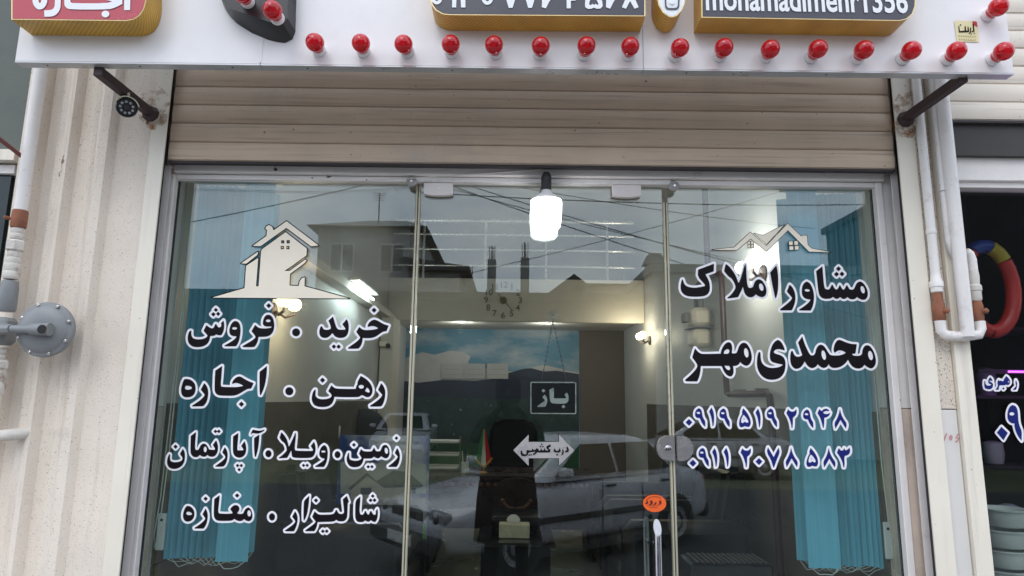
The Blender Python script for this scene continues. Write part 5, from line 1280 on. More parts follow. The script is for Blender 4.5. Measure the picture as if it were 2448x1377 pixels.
# executive chair behind the desk
ex0, ex1 = P(1165, 1050, 4.1).x, P(1290, 1050, 4.1).x; ezt = P(1225, 1002, 4.1).z
t = thing('office_chair', 'tall black office chair behind the desk', 'chair', ((ex0 + ex1) / 2, 4.2, FLOOR))
xm = (ex0 + ex1) / 2; hw2 = (ex1 - ex0) / 2
m = MB(); m.prism([(xm - hw2 * .85, FLOOR + .5), (xm + hw2 * .85, FLOOR + .5), (xm + hw2, ezt - .35), (xm + hw2 * .9, ezt - .08), (xm + hw2 * .6, ezt), (xm - hw2 * .6, ezt), (xm - hw2 * .9, ezt - .08), (xm - hw2, ezt - .35)], 'y', 4.10, 4.22); bmesh.ops.bevel(m.bm, geom=list(m.bm.edges), offset=.035, segments=3, affect='EDGES'); m.build('backrest', 'leather_black', t, smooth=True)
m = MB(); m.box(xm - hw2, xm + hw2, 3.80, 4.15, FLOOR + .42, FLOOR + .52, bev=.03); m.build('seat', 'leather_black', t)
m = MB(); m.tube([(xm, 4.0, FLOOR + .42), (xm, 4.0, FLOOR + .08)], .03, 10); m.build('gas_lift', 'chrome', t)
for k in range(5):
    a = 2 * math.pi * k / 5; m = MB(); m.tube([(xm, 4.0, FLOOR + .09), (xm + .30 * math.cos(a), 4.0 + .30 * math.sin(a), FLOOR + .03)], [.025, .015], 8); m.build('base_arm', 'rubber_black', t)
# computer tower and pen pot on the desk
fx = P(1156, 1110, 3.2)
t = thing('desk_flag', 'small green white and red desk flag with gold fringe on a stand', 'flag', (fx.x, 3.2, dz))
ht = P(1158, 1026, 3.2).z
m = MB(); m.lathe([(.035, 0), (.035, .008), (.008, .014)], (fx.x, 3.2, dz + .001), (0, 0, 1), 14); m.build('stand', 'fringe_gold', t)
m = MB(); m.tube([(fx.x, 3.2, dz + .012), (fx.x, 3.2, ht)], .004, 6); m.build('pole', 'fringe_gold', t)
for k, (c0, c1, mt_) in enumerate(((0, .34, 'flag_green'), (.34, .66, 'flag_white'), (.66, 1, 'flag_red'))):
    m = MB(); rings = []
    for j in range(7):
        f_ = j / 6; half_w = .012 + .060 * f_
        z_ = ht - .01 - f_ * (ht - dz - .10) - .04 * f_ * 0
        rings.append([(fx.x - half_w + 2 * half_w * c_, 3.19 - .012 * math.sin(c_ * 9 + j * .4), z_ - .05 * (1 - abs(c_ - .5) * 2) * f_) for c_ in (c0, (c0 + c1) / 2, c1)])
    m.loft([[(a[0], a[1], a[2]) for a in rg] for rg in rings], caps=False, closed=False); m.build('cloth_band', mt_, t)
m = MB(); z_ = dz + .10
m.tube([(fx.x - .075, 3.185, z_ + .03), (fx.x - .04, 3.185, z_ - .015), (fx.x, 3.185, z_ - .05), (fx.x + .04, 3.185, z_ - .015), (fx.x + .075, 3.185, z_ + .03)], .007, 6); m.build('fringe', 'fringe_gold', t)
pp = P(1112, 1105, 3.2)
t = thing('pen_pot', 'clear pen pot with pens on the desk beside the flag', 'pen pot', (pp.x, 3.2, dz))
m = MB(); m.lathe([(.030, 0), (.034, .09), (.031, .09), (.027, .006)], (pp.x, 3.2, dz + .001), (0, 0, 1), 16); m.build('pot', 'bead_weight', t, smooth=True)
for k, (dx_, dy_) in enumerate(((.01, 0), (-.012, .008), (.0, -.01))):
    m = MB(); m.tube([(pp.x + dx_, 3.2 + dy_, dz + .01), (pp.x + dx_ * 2.4, 3.2 + dy_ * 2, dz + .16 + .02 * k)], .004, 6); m.build('pen', ('fringe_gold', 'paper_white', 'vinyl_blue')[k], t)
sx_ = P(1060, 1100, 3.3)
t = thing('desk_tray', 'grey wire document tray with papers on the desk', 'tray', (sx_.x, 3.3, dz))
for k in range(3):
    zz_ = dz + .02 + .11 * k
    m = MB(); m.box(sx_.x - .16, sx_.x + .14, 3.25, 3.5, zz_, zz_ + .006); m.build('shelf', 'meter_grey', t)
    m = MB(); m.box(sx_.x - .15, sx_.x + .13, 3.26, 3.49, zz_ + .007, zz_ + .022); m.build('paper_stack', 'paper_white', t)
for xx in (-.16, .135):
    m = MB(); m.box(sx_.x + xx, sx_.x + xx + .006, 3.36, 3.39, dz + .001, dz + .30); m.build('upright', 'meter_grey', t)
# coffee table with tissue box
tz = P(1230, 1277, 2.15).z
t = thing('coffee_table', 'glossy black low table in front of the desk', 'table', (.02, 2.1, FLOOR))
tx0, tx1 = P(1140, 1300, 1.95).x, P(1326, 1300, 1.95).x
m = MB(); m.box(tx0, tx1, 1.86, 2.42, tz - .03, tz, bev=.005); m.build('table_top', 'lacquer_black', t)
m = MB(); m.box(tx0 + .03, tx1 - .03, 1.90, 2.40, FLOOR + .04, tz - .031); m.build('drawer_block', 'leather_black', t)
m = MB(); m.box(tx0 + .06, tx1 - .06, 1.93, 2.37, FLOOR, FLOOR + .039); m.build('plinth', 'leather_black', t)
q0, q1 = P(1193, 1272, 2.05), P(1266, 1240, 2.05)
t = thing('tissue_box', 'pale tissue box with a white tissue standing up on the low table', 'tissue box', ((q0.x + q1.x) / 2, 2.05, tz))
m = MB(); m.box(q0.x, q1.x, 2.0, 2.11, tz + .001, tz + .001 + (q1.z - q0.z), bev=.004); m.build('box', pm('tissue_carton', (.50, .47, .33), .5, var=.2, vscale=14, stain=(18, (.12, .07, .05), .58, .62)).name, t)
zz2 = tz + .001 + (q1.z - q0.z); xc_ = (q0.x + q1.x) / 2 - .004
m = MB(); m.loft([[(xc_ + r_ * math.cos(2 * math.pi * k / 9) * (1 + .25 * math.sin(5 * k)), 2.05 + .4 * r_ * math.sin(2 * math.pi * k / 9), zz2 + h) for k in range(9)] for r_, h in ((.030, -.002), (.044, .020), (.036, .040), (.016, .056))]); m.build('tissue', 'paper_white', t)
# advertising board with house picture
def board():
    Yb = 1.9; A, B = P(812, 1040, Yb), P(1020, 1290, Yb)
    t = thing('poster_board', 'upright advertising board picturing a grey roofed house under blue sky', 'poster', ((A.x + B.x) / 2, Yb, B.z))
    pmb, ntb, ob = newmat('poster_sky'); b_ = nd(ntb, 'ShaderNodeBsdfPrincipled'); b_.inputs['Roughness'].default_value = .25
    g_ = nd(ntb, 'ShaderNodeNewGeometry'); n_ = nd(ntb, 'ShaderNodeTexNoise', _Scale=3.2, _Detail=6, _Roughness=.55); ntb.links.new(g_.outputs['Position'], n_.inputs['Vector'])
    r_ = ramp(ntb, .40, (.015, .06, .26), .68, (.62, .66, .72)); ntb.links.new(n_.outputs[0], r_.inputs[0]); ntb.links.new(r_.outputs[0], b_.inputs['Base Color']); ntb.links.new(b_.outputs[0], ob.inputs[0])
    m = MB(); m.box(A.x, B.x, Yb, Yb + .012, B.z, A.z, bev=.002); m.build('printed_panel', 'poster_sky', t)
    pm('print_haze', (.42, .45, .47), .3, var=.08); pm('print_wall', (.50, .50, .48), .3, var=.08, vscale=20); pm('print_roof', (.16, .18, .18), .3, var=.15); pm('print_drive', (.36, .36, .38), .3, var=.1); pm('print_green', (.06, .27, .02), .3, var=.25, vscale=16); pm('print_window', (.10, .12, .14), .3)
    flat("814,1105 860,1098 900,1108 960,1102 1018,1110 1018,1180 814,1180", Yb - .002, 'print_haze', 'haze_print', t)
    flat("838,1165 875,1135 915,1165 915,1162 985,1160 985,1195 838,1195", Yb - .004, 'print_wall', 'wall_print', t)
    flat("832,1168 877,1130 900,1150 940,1125 975,1128 1012,1160 1008,1164 918,1166 878,1138 838,1172", Yb - .006, 'print_roof', 'roof_print', t)
    flat("862,1166 888,1166 888,1182 862,1182", Yb - .006, 'print_window', 'window_print', t); flat("985,1166 994,1166 994,1180 985,1180", Yb - .006, 'print_window', 'window_print', t)
    flat("814,1192 1018,1190 1018,1250 814,1250", Yb - .003, 'print_drive', 'drive_print', t)
    flat("814,1252 1018,1252 1018,1289 814,1289", Yb - .004, 'print_green', 'lawn_print', t)
    for sx in (A.x + .05, B.x - .05):
        m = MB(); m.tube([(sx, Yb + .02, A.z - .1), (sx, Yb + .22, FLOOR)], .012, 6); m.build('stay', 'chrome', t)
board()
# bag-like dark coat on a stand at the left: standing floor lamp pole
sp = P(806, 1040, 2.9)
t = thing('floor_stand', 'slim pale floor stand with a small head behind the poster', 'stand', (sp.x, 2.9, FLOOR))
m = MB(); m.tube([(sp.x, 2.9, FLOOR), (sp.x, 2.9, P(806, 1045, 2.9).z)], .010, 8); m.build('pole', 'bead_weight', t)
m = MB(); m.lathe([(.012, -.06), (.026, -.04), (.026, .04), (.014, .06)], (sp.x, 2.9, P(806, 1033, 2.9).z), (0, 0, 1), 12); m.build('head', 'bead_weight', t, smooth=True)
m = MB(); m.lathe([(.12, 0), (.12, .015), (.02, .025)], (sp.x, 2.9, FLOOR), (0, 0, 1), 18); m.build('foot', 'bead_weight', t)
oc = P(872, 1015, 3.6)
t = thing('office_chair', 'black office chair with rounded back behind the advertising board', 'chair', (oc.x, 3.6, FLOOR))
m = MB(); m.lathe([(.16, -.02), (.22, 0), (.22, .06), (.15, .09)], (oc.x, 3.6, P(872, 1025, 3.6).z - .04), (0, -1, .1), 20); m.build('backrest', 'leather_black', t, smooth=True)
m = MB(); m.box(oc.x - .24, oc.x + .24, 3.3, 3.62, FLOOR + .44, FLOOR + .54, bev=.04); m.build('seat', 'leather_black', t)
m = MB(); m.tube([(oc.x, 3.5, FLOOR + .44), (oc.x, 3.5, FLOOR + .05)], .03, 8); m.build('gas_lift', 'rubber_black', t)
m = MB(); m.tube([(oc.x, 3.60, FLOOR + .5), (oc.x, 3.66, P(872, 1060, 3.6).z)], .03, 8); m.build('back_support', 'rubber_black', t)
for k in range(5):
    a = 2 * math.pi * k / 5; m = MB(); m.tube([(oc.x, 3.5, FLOOR + .07), (oc.x + .28 * math.cos(a), 3.5 + .28 * math.sin(a), FLOOR + .03)], [.025, .015], 8); m.build('base_arm', 'rubber_black', t)

# ------------------------------------------------------------------ neighbouring shop interior
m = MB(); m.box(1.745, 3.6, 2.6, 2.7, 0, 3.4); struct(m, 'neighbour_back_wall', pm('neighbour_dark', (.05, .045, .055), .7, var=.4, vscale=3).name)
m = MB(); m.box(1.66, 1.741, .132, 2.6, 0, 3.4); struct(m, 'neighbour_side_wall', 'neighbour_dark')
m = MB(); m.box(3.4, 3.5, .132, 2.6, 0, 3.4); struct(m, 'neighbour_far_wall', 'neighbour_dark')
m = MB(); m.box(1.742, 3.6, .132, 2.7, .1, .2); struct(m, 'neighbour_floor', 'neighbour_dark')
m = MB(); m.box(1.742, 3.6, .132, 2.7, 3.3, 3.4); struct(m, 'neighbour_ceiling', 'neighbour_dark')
pm('plastic_red', (.62, .035, .03), .35); pm('plastic_blue', (.03, .06, .30), .35); pm('plastic_yellow', (.55, .38, .04), .4); pm('pan_metal', (.70, .71, .67), .35)
q = P(2395, 690, .22)
t = thing('swim_ring', 'red ring with blue and yellow sections hanging behind the neighbouring glass', 'swim ring', q)
for k, (a0, a1, mt_) in enumerate(((-95, 40, 'plastic_red'), (42, 75, 'plastic_yellow'), (77, 120, 'plastic_blue'), (122, 263, 'plastic_red'))):
    pth = [q + Vector((-.06 + .11 * math.cos(R(a0 + (a1 - a0) * j / 10)), 0, .19 * math.sin(R(a0 + (a1 - a0) * j / 10)))) for j in range(11)]
    m = MB(); m.tube(pth, .030, 12); m.build('ring_section', mt_, t, smooth=True)
labs = ('topmost metal pan of the stack behind the neighbouring glass', 'second metal pan from the top of the stack behind the neighbouring glass', 'third metal pan of the stack behind the neighbouring glass', 'lowest metal pan of the stack behind the neighbouring glass')
for k, py in enumerate((1216, 1265, 1312, 1360)):
    q = P(2400, py, .35); t = thing('metal_pan', labs[k], 'pan', (q.x, .35, q.z - .07), 'pans stacked behind the neighbouring glass')
    m = MB(); m.lathe([(.070, -.070), (.074, -.066), (.083, -.008), (.083, -.004), (.091, -.003), (.091, .003), (.081, .002), (.070, -.062)], (q.x, .35, q.z), (0, 0, 1), 24); m.build('bowl', 'pan_metal', t, smooth=True)
q = P(2420, 1290, .75)
t = thing('plastic_sack', 'rounded white plastic sack behind the stacked pans', 'sack', (q.x, .75, q.z - .3))
m = MB(); m.lathe([(.14, -.25), (.17, -.1), (.15, .03), (.09, .11), (.03, .14)], q, (0, 0, 1), 16); m.build('sack', pm('sack_grey', (.25, .25, .30), .5).name, t, smooth=True)
m = MB(); m.lathe([(.03, 0), (.045, .02), (.02, .03)], q + Vector((0, 0, .138)), (0, 0, 1), 10); m.build('tied_neck', 'sack_grey', t, smooth=True)
q = P(2425, 888, 1.2)
t = thing('led_strip', 'purple LED strip glowing inside the neighbouring shop', 'LED strip', q)
emat('led_purple', (.75, .10, 1.0), 5.0)
m = MB(); m.box(q.x - .03, q.x + .3, 1.2, 1.21, q.z - .006, q.z + .004); m.build('strip', 'led_purple', t)
m = MB(); m.box(q.x - .2, q.x + .35, 1.212, 1.24, q.z - .012, q.z + .012); m.build('batten', 'box_dark', t)
add_light('led_light', (q.x + .1, 1.1, q.z - .05), 1.2, (.7, .15, 1), .05, t)
t = thing('display_shelf', 'dark shelf of goods inside the neighbouring shop', 'shelf', (2.4, 1.5, .2))
for k in range(4):
    z_ = .75 + .42 * k; m = MB(); m.box(1.9, 3.4, 1.45, 1.75, z_, z_ + .02); m.build('shelf_board', 'box_dark', t)
    for j in range(5):
        xx = 1.95 + .27 * j; hh = .10 + .18 * random.random()
        m = MB(); m.lathe([(.05, 0), (.06, hh * .5), (.055, hh), (.02, hh + .01)], (xx, 1.6, z_ + .022), (0, 0, 1), 12); m.build('container', random.choice(['pan_metal', 'sack_grey', 'plastic_blue', 'neighbour_dark']), t, smooth=True)
for xx in (1.905, 3.38):
    m = MB(); m.box(xx, xx + .02, 1.46, 1.74, .2, 2.4); m.build('upright', 'box_dark', t)
# ------------------------------------------------------------------ the street behind the camera, seen mirrored in the glass
RZ = -.30
pm('car_white', (.50, .50, .54), .3, var=.03, coat=.5); pm('car_glass', (.006, .007, .008), .1, spec=.12); pm('car_trim', (.03, .03, .032), .5)
pm('tyre', (.02, .02, .02), .8); pm('rim', (.40, .40, .42), .3, metal=.7); pm('lamp_clear', (.35, .36, .38), .08, spec=.8); pm('tail_red', (.4, .02, .02), .2); pm('plate_white', (.7, .7, .68), .5)
def sedan():
    t = thing('parked_car', 'x', 'car')
    st = [(2.20, .70, .34, .56), (2.10, .79, .26, .68), (1.85, .84, .22, .75), (1.25, .855, .20, .85), (.82, .86, .20, .93), (0, .865, .20, .96), (-1.0, .865, .20, .97), (-1.55, .855, .20, .99), (-1.95, .83, .22, .965), (-2.12, .79, .28, .90), (-2.20, .70, .36, .60)]
    def ring(x, w, zl, zt):
        half = [(w * .90, zl), (w * .985, zl + .12 * (zt - zl) / .6), (w, (zl + zt) / 2), (w * .985, zt - .14 * (zt - zl)), (w * .93, zt - .035), (w * .6, zt + .005), (0, zt + .02)]
        return [(x, y, z) for y, z in half] + [(x, -y, z) for y, z in half[-2::-1]]
    m = MB(); m.loft([ring(*s) for s in st]); body = m.build('body', 'car_white', t, smooth=True, angle=80)
    sb = body.modifiers.new('sub', 'SUBSURF'); sb.levels = 2; sb.render_levels = 2
    def gh(z, xf, xr, w, rr_=.05): return [(xf, -w * .86, z), (xf, w * .86, z), (xf - .12, w, z), (xr + .12, w, z), (xr, w * .86, z), (xr, -w * .86, z), (xr + .12, -w, z), (xf - .12, -w, z)]
    m = MB(); m.loft([gh(.93, 1.00, -1.62, .80), gh(1.18, .58, -1.28, .715), gh(1.36, .26, -1.02, .62), gh(1.405, .05, -.82, .52)]); m.build('cabin', 'car_white', t, smooth=True, angle=60)
    def quad(nm, p4, mat, par, th=.008):
        a, b, c, d = [Vector(p) for p in p4]; n = (b - a).cross(d - a).normalized()
        m = MB(); m.hexa([a, b, c, d, a + n * th, b + n * th, c + n * th, d + n * th]); return m.build(nm, mat, par)
    quad('windscreen', [(.965, -.62, .98), (.965, .62, .98), (.345, .50, 1.32), (.345, -.50, 1.32)], 'car_glass', t)
    quad('rear_window', [(-1.57, .60, 1.0), (-1.57, -.60, 1.0), (-1.11, -.50, 1.31), (-1.11, .50, 1.31)], 'car_glass', t)
    for s in (-1, 1):
        f1 = [(.74, s * .805, .985), (-.27, s * .805, .985), (-.27, s * .665, 1.32), (.22, s * .665, 1.32)]
        f2 = [(-.33, s * .805, .985), (-1.30, s * .805, .985), (-1.02, s * .665, 1.32), (-.33, s * .665, 1.32)]
        for f_ in (f1, f2):
            q = quad('side_window', f_ if s > 0 else f_[::-1], 'car_glass', t)
        m = MB(); m.box(-1.0, 1.1, s * .868 - .008, s * .868 + .008, .50, .57, bev=.004); m.build('rubbing_strip', 'car_trim', t)
        m = MB(); m.box(-1.02, 1.02, s * .80 - .06, s * .80 + .06, .155, .25); m.build('sill', 'car_trim', t)
        m = MB(); m.box(.62, .74, s * .93 - .09, s * .93 + .09, .98, 1.09, bev=.03); m.build('door_mirror', 'car_white', t, smooth=True)
        for xx in (-.20, -1.22):
            m = MB(); m.box(xx, xx + .16, s * .872 - .012, s * .872 + .012, .83, .86, bev=.006); m.build('door_handle', 'car_trim', t)
        for xx in (.36, -.36):
            m = MB(); m.box(xx - .33 - .004, xx - .33 + .004, s * .866 - .003, s * .866 + .003, .28, .95); m.build('door_gap', 'gap_dark', t)
        m = MB(); m.box(2.045, 2.15, s * .56 - .17, s * .56 + .17, .57, .695, bev=.025); hl = m.build('headlight', 'lamp_clear', t, smooth=True)
        m = MB(); m.lathe([(.05, 0), (.055, .01), (.02, .02)], (2.152, s * .56, .632), (1, 0, 0), 14); m.build('reflector', 'chrome', hl, smooth=True)
        m = MB(); m.box(-2.165, -2.09, s * .60 - .14, s * .60 + .14, .68, .84, bev=.02); m.build('tail_lamp', 'tail_red', t)
        for xx in (1.34, -1.33):
            m = MB(); m.lathe([(.36, 0), (.36, .010)], (xx, s * .862, .30), (0, s, 0), 28); m.build('wheel_arch', 'car_trim', t)
            m = MB(); m.lathe([(.19, -.10), (.29, -.10), (.305, -.07), (.305, .05), (.29, .075), (.20, .075)], (xx, s * .80, .305), (0, s, 0), 28); wh = m.build('tyre', 'tyre', t, smooth=True)
            m = MB(); m.lathe([(.20, .055), (.19, .085), (.10, .070), (.05, .085), (.01, .088)], (xx, s * .80, .305), (0, s, 0), 20); m.build('rim', 'rim', wh, smooth=True)
    m = MB(); m.box(2.10, 2.26, -.74, .74, .25, .46, bev=.05); bmp = m.build('front_bumper', 'car_trim', t, smooth=True)
    m = MB(); m.box(2.255, 2.268, -.26, .26, .32, .43, bev=.003); m.build('number_plate', 'plate_white', bmp)
    m = MB(); m.box(-2.26, -2.10, -.74, .74, .26, .50, bev=.05); m.build('rear_bumper', 'car_trim', t, smooth=True)
    m = MB(); m.box(2.10, 2.175, -.36, .36, .56, .67, bev=.015); gr = m.build('grille', 'car_trim', t)
    for k in range(4): 
        m = MB(); m.box(2.176, 2.182, -.34, .34, .575 + .024 * k, .581 + .024 * k); m.build('grille_bar', 'chrome', gr)
    return t
car = sedan(); car.location = (.60, -6.15, RZ); car.rotation_euler = (0, 0, R(142)); car['label'] = 'white saloon car parked nose to the kerb, reflected across the sliding door'; car['group'] = 'cars parked in the street'
q = PV(972, 1000, 18.2); clone(car, (q.x, -18.2, RZ), 'white saloon car seen head on before the dark workshop, reflected beside the door strip', R(88))
q = PV(1670, 1010, 14.5); clone(car, (q.x, -14.5, RZ), 'white saloon car standing side on across the road, reflected behind the lock', R(181))

pm('render_grey', (.42, .41, .40), .85, var=.12, vscale=.6, stain=(.8, (.28, .27, .25), .50, .75)); pm('render_cream', (.48, .44, .37), .85, var=.08, vscale=.6)
pm('roof_dark', (.045, .045, .05), .7, var=.2, vscale=1.2); pm('roof_tile', (.16, .085, .065), .8, var=.25, vscale=2); pm('raw_concrete', (.26, .26, .25), .9, var=.15, vscale=1.5); pm('rebar', (.06, .04, .035), .8); pm('window_dark', (.10, .105, .11), .2)
pm('brick_dark', (.060, .056, .058), .9, var=.2, vscale=1.0)
def house(label, px0, px1, pytop, Yv, depth, wallmat, roofmat, roof, ridge=0, storeys=2):
    a, b = PV(px0, pytop, Yv), PV(px1, pytop, Yv); y1 = -Yv; y0 = -Yv - depth; zt_ = (a.z + b.z) / 2
    t = thing('house', label, 'house', ((a.x + b.x) / 2, y1, RZ))
    m = MB(); m.box(a.x, b.x, y0, y1, RZ, zt_); m.build('wall', wallmat, t)
    ov = .45; x0, x1 = a.x - ov, b.x + ov; yA, yB = y0 - ov, y1 + ov
    if roof == 'hip':
        xm0, xm1, ym = a.x + (b.x - a.x) * .3, a.x + (b.x - a.x) * .7, (y0 + y1) / 2
        m = MB(); v = [m.bm.verts.new(p) for p in ((x0, yA, zt_), (x1, yA, zt_), (x1, yB, zt_), (x0, yB, zt_), (xm0, ym, zt_ + ridge), (xm1, ym, zt_ + ridge))]
        for f_ in ((0, 1, 5, 4), (1, 2, 5), (2, 3, 4, 5), (3, 0, 4), (3, 2, 1, 0)): m.bm.faces.new([v[i] for i in f_])
    elif roof == 'gable':
        xm = (x0 + x1) / 2; m = MB(); m.prism([(x0, zt_), (x1, zt_), (xm, zt_ + ridge)], 'y', yA, yB)
    elif roof == 'shed':
        m = MB(); m.prism([(x0, zt_ + ridge), (x0, zt_ + ridge + .18), (x1, zt_ + .18), (x1, zt_), (a.x, zt_)], 'y', yA, yB)
    else:
        m = MB(); m.box(x0 + .3, x1 - .3, yA + .3, yB - .3, zt_ + .002, zt_ + .28)
    rf = m.build('roof', roofmat, t)
    nwin = max(2, int((b.x - a.x) / 2.0)); hs = (zt_ - RZ) / max(1, storeys)
    for s in range(storeys):
        for k in range(nwin):
            xc = a.x + (b.x - a.x) * (k + .5) / nwin; z0 = RZ + hs * s + hs * .35; z1 = z0 + hs * .42
            m = MB(); m.box(xc - .55, xc + .55, y1 + .002, y1 + .05, z0, z1); wn_ = m.build('window', 'plaster_white', t)
            for sg_ in (-1, 1):
                m = MB(); m.box(xc + (.04 if sg_ > 0 else -.50), xc + (.50 if sg_ > 0 else -.04), y1 + .051, y1 + .06, z0 + .06, z1 - .06); m.build('pane', 'window_dark', wn_)
    return t, rf
house('tall grey rendered house with a low hip roof, reflected beside the house emblem', 762, 1000, 545, 26, 9, 'render_grey', 'raw_concrete', 'hip', 1.6, 3)
house('house with a wide dark sloping roof, reflected at the door edge', 985, 1098, 650, 25, 7, 'render_grey', 'roof_dark', 'shed', .40, 2)
house('low cream house with brown tiled roof, reflected right of the lamp', 1400, 1540, 682, 28, 8, 'render_cream', 'roof_tile', 'hip', .7, 2)
house('small pale house with a dark gable, reflected beside the tiled roof house', 1330, 1412, 705, 30, 6, 'render_cream', 'roof_dark', 'gable', 1.0, 1)
t, rf = house('long grey flat roofed house with a chimney, reflected in the telephone pane', 1562, 2180, 655, 19.8, 9, 'render_grey', 'raw_concrete', 'flat', 0, 0)
house('tall dark rendered block across the road, reflected in the neighbouring glass', 2300, 3000, 395, 17, 9, 'brick_dark', 'brick_dark', 'flat', 0, 0)
c0 = PV(1547, 640, 20.4)
m = MB(); m.box(c0.x + .05, c0.x + .55, -21.0, -20.5, PV(1547, 655, 19.8).z + .29, c0.z + .15); ch = m.build('chimney', 'raw_concrete', rf)
m = MB(); m.prism([(c0.x - .08, c0.z + .17), (c0.x + .68, c0.z + .17), (c0.x + .50, c0.z + .55), (c0.x + .10, c0.z + .55)], 'y', -21.1, -20.4); m.build('chimney_cap', 'raw_concrete', rf)
house('long dark workshop stretched blank to dim the reflections below the tall grey house', 330, 1560, 716, 20, 4, 'brick_dark', 'brick_dark', 'flat', 0, 0)  # lengthened and left windowless as an occluder that darkens the lower reflections
# unfinished concrete frame
t = thing('concrete_frame', 'unfinished concrete frame with bare columns and rebar, reflected under the lamp', 'building frame', PV(1200, 900, 26))
for px, pt, pb in ((1176, 622, 960), (1255, 618, 960), (1122, 672, 960)):
    a = PV(px, pt, 26); m = MB(); m.box(a.x - .19, a.x + .19, -26.19, -25.81, RZ, a.z); col_ = m.build('column', 'raw_concrete', t)
    for dx_, dy_ in ((-.12, -.12), (-.04, .12), (.04, -.12), (.12, .12), (.0, 0)):
        m = MB(); m.tube([(a.x + dx_, -26 + dy_, a.z), (a.x + dx_ * 1.1, -26 + dy_, a.z + .62 + .12 * random.random())], .018, 5); m.build('rebar', 'rebar', col_)
a, b = PV(1090, 730, 26), PV(1330, 730, 26)
m = MB(); m.box(a.x, b.x, -29, -25.6, a.z - .25, a.z); m.build('floor_slab', 'raw_concrete', t)
for px in (1100, 1320):
    a = PV(px, 730, 26); m = MB(); m.box(a.x - .17, a.x + .17, -29, -28.7, RZ, a.z - .251); m.build('column', 'raw_concrete', t)
# antenna on the tall house
a = PV(905, 520, 28); t = thing('roof_antenna', 'thin television antenna standing on the tall grey house', 'antenna', a)
zt2 = PV(905, 462, 28).z
m = MB(); m.tube([(a.x, -28, a.z - .6), (a.x, -28, zt2)], .03, 6); m.build('mast', 'rebar', t)
for k in range(4):
    m = MB(); m.tube([(a.x - .35 + .04 * k, -28, zt2 - .12 * k), (a.x + .35 - .04 * k, -28, zt2 - .12 * k)], .015, 5); m.build('element', 'rebar', t)
# overhead wires and their poles
pm('cable_black', (.02, .02, .022), .6)
lines = [((1130, 462), (1605, 622), 'lowest'), ((1180, 462), (1605, 588), 'second'), ((1270, 452), (1605, 506), 'third'), ((475, 527), (830, 452), 'steep'), ((1620, 590), (2000, 672), 'sagging'), ((1620, 487), (2050, 489), 'level'), ((1180, 640), (1620, 528), 'rising')]
names = ['black overhead wire crossing behind the lamp toward the chimney', 'black overhead wire just above the one that passes the chimney', 'thin overhead wire high behind the glass clamp', 'black overhead wire rising over the teal blind and house emblem', 'thin overhead wire passing under the roof emblem', 'level overhead wire along the head of the telephone pane', 'faint overhead wire rising across the gallery railing']
for (p0, p1, _), lab in zip(lines, names):
    A, B = PV(p0[0], p0[1], 9.5), PV(p1[0], p1[1], 10.5); d = (B - A); pth = []
    for k in range(13):
        f_ = -1.2 + 3.4 * k / 12; p = A + d * f_; p.z += .05 * d.length * ((f_ - .5) ** 2 - .25) * .35; pth.append(p)
    m = MB(); m.tube(pth, .010 if 'thin' not in lab and 'faint' not in lab else .007, 5); tag(m.build('overhead_wire', 'cable_black', None), lab, 'wire', 'wires over the street')

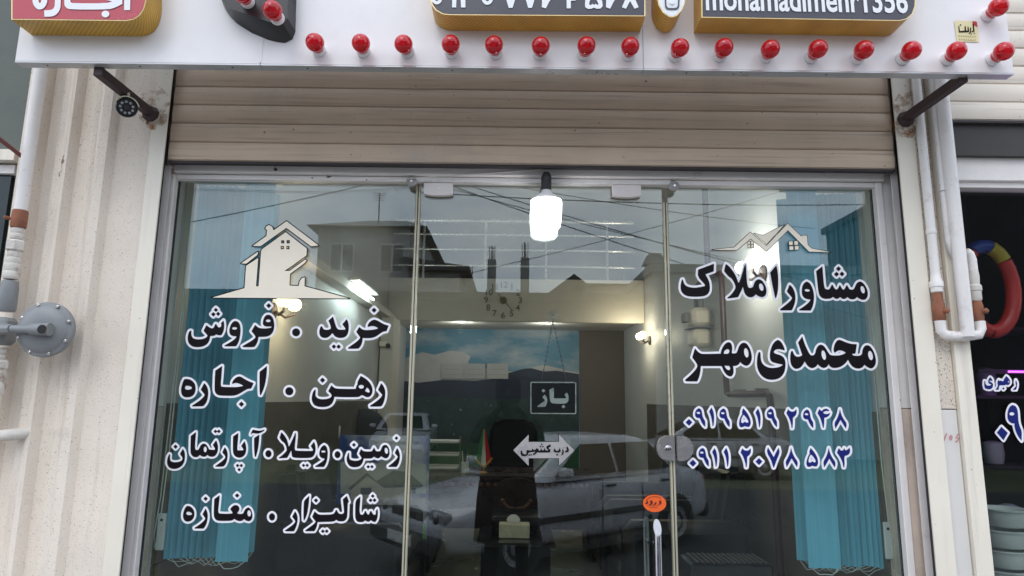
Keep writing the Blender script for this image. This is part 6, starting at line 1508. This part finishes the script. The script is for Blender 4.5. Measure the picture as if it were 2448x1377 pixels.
# ------------------------------------------------------------------ the person taking the picture, a dark shape in the glass
def person():
    px_, py_ = -.02, -2.98
    J = {'pel': (0, 0, .95, .145, .10), 'bel': (0, .01, 1.10, .14, .10), 'che': (0, 0, 1.30, .165, .11), 'nek': (0, 0, 1.46, .065, .065), 'hd0': (0, .03, 1.53, .07, .08), 'hd1': (0, .03, 1.62, .085, .10), 'hd2': (0, .02, 1.70, .06, .075),
         'sl': (-.19, 0, 1.40, .075, .07), 'el': (-.27, .12, 1.20, .055, .05), 'wl': (-.09, .27, 1.46, .034, .028), 'hl': (-.055, .31, 1.50, .034, .02),
         'sr': (.19, 0, 1.40, .075, .07), 'er': (.27, .12, 1.20, .055, .05), 'wr': (.09, .27, 1.46, .034, .028), 'hr': (.055, .31, 1.50, .034, .02),
         'tl': (-.10, 0, .88, .10, .10), 'kl': (-.12, .02, .48, .068, .066), 'al': (-.13, -.02, .10, .045, .05), 'fl': (-.15, .14, .04, .045, .03),
         'tr': (.10, 0, .88, .10, .10), 'kr': (.12, .02, .48, .068, .066), 'ar': (.13, -.02, .10, .045, .05), 'fr': (.15, .14, .04, .045, .03)}
    E = ['pel bel', 'bel che', 'che nek', 'nek hd0', 'hd0 hd1', 'hd1 hd2', 'che sl', 'sl el', 'el wl', 'wl hl', 'che sr', 'sr er', 'er wr', 'wr hr', 'pel tl', 'tl kl', 'kl al', 'al fl', 'pel tr', 'tr kr', 'kr ar', 'ar fr']
    key = list(J); t = thing('person', 'person in a long dark hooded coat holding up a phone with both hands', 'person', (px_, py_, 0))
    verts = [J[k][:3] for k in key]; rad = [J[k][3:] for k in key]; edges = [tuple(key.index(a) for a in e.split()) for e in E]
    for side in (-1, 1):                                  # fingers curled round the phone
        h = key.index('hl' if side < 0 else 'hr')
        for f_ in range(4):
            b_ = Vector(J['hl' if side < 0 else 'hr'][:3]); i0 = len(verts)
            verts += [tuple(b_ + Vector((-side * .012, .016, -.026 + .018 * f_))), tuple(b_ + Vector((-side * .030, .010 - .002 * f_, -.026 + .018 * f_)))]; rad += [(.009, .009), (.007, .007)]; edges += [(h, i0), (i0, i0 + 1)]
        i0 = len(verts); verts += [tuple(b_ + Vector((-side * .014, -.018, -.02))), tuple(b_ + Vector((-side * .030, -.020, .0)))]; rad += [(.010, .010), (.008, .008)]; edges += [(h, i0), (i0, i0 + 1)]
    me = bpy.data.meshes.new('body'); me.from_pydata(verts, edges, [])
    me.materials.append(pm('jacket_dark', (.012, .012, .014), .8, spec=.1)); o = bpy.data.objects.new('body', me); COL.objects.link(o); o.parent = t
    md = o.modifiers.new('skin', 'SKIN'); md.use_smooth_shade = True
    for v, r_ in zip(me.skin_vertices[0].data, rad): v.radius = r_
    me.skin_vertices[0].data[0].use_root = True
    o.modifiers.new('sub', 'SUBSURF').levels = 1
    pm('skin_tone', (.10, .065, .05), .7, spec=.2); pm('hair_dark', (.01, .009, .008), .6)
    c = Vector((px_, py_ + .035, 1.615))
    m = MB(); m.lathe([(.03, -.115), (.055, -.09), (.074, -.03), (.078, .02), (.07, .07), (.04, .105), (.01, .118)], c + Vector((0, .012, 0)), (0, 0, 1), 16); m.build('face', 'skin_tone', t, smooth=True)
    m = MB(); m.loft([[(px_ + r_ * math.cos(2 * math.pi * k / 18), py_ + .01 + r_ * .72 * math.sin(2 * math.pi * k / 18), z) for k in range(18)] for r_, z in ((.27, .42), (.25, .75), (.215, 1.0), (.215, 1.12), (.24, 1.30), (.235, 1.40), (.14, 1.455), (.075, 1.47))]); m.build('coat', 'jacket_dark', t, smooth=True)
    m = MB(); m.lathe([(.085, -.14), (.105, -.06), (.112, .03), (.10, .10), (.055, .142), (.01, .15)], c - Vector((0, .022, 0)), (0, 0, 1), 18); m.build('hood', 'jacket_dark', t, smooth=True)
    m = MB(); m.lathe([(.084, .0), (.088, .04), (.078, .085), (.048, .118), (.01, .130)], c - Vector((0, .014, 0)), (0, 0, 1), 16); m.build('hair', 'hair_dark', t, smooth=True)
    ph = thing('phone', 'black phone held up in front of the person with both hands', 'phone', (px_, py_ + .33, 1.46))
    m = MB(); m.box(px_ - .04, px_ + .04, py_ + .318, py_ + .328, 1.43, 1.585, bev=.003); m.build('case', 'lacquer_black', ph)
    m = MB(); m.lathe([(.006, 0), (.006, .002)], (px_ + .02, py_ + .3285, 1.565), (0, 1, 0), 12); m.build('camera_lens', 'chrome', ph)
person()
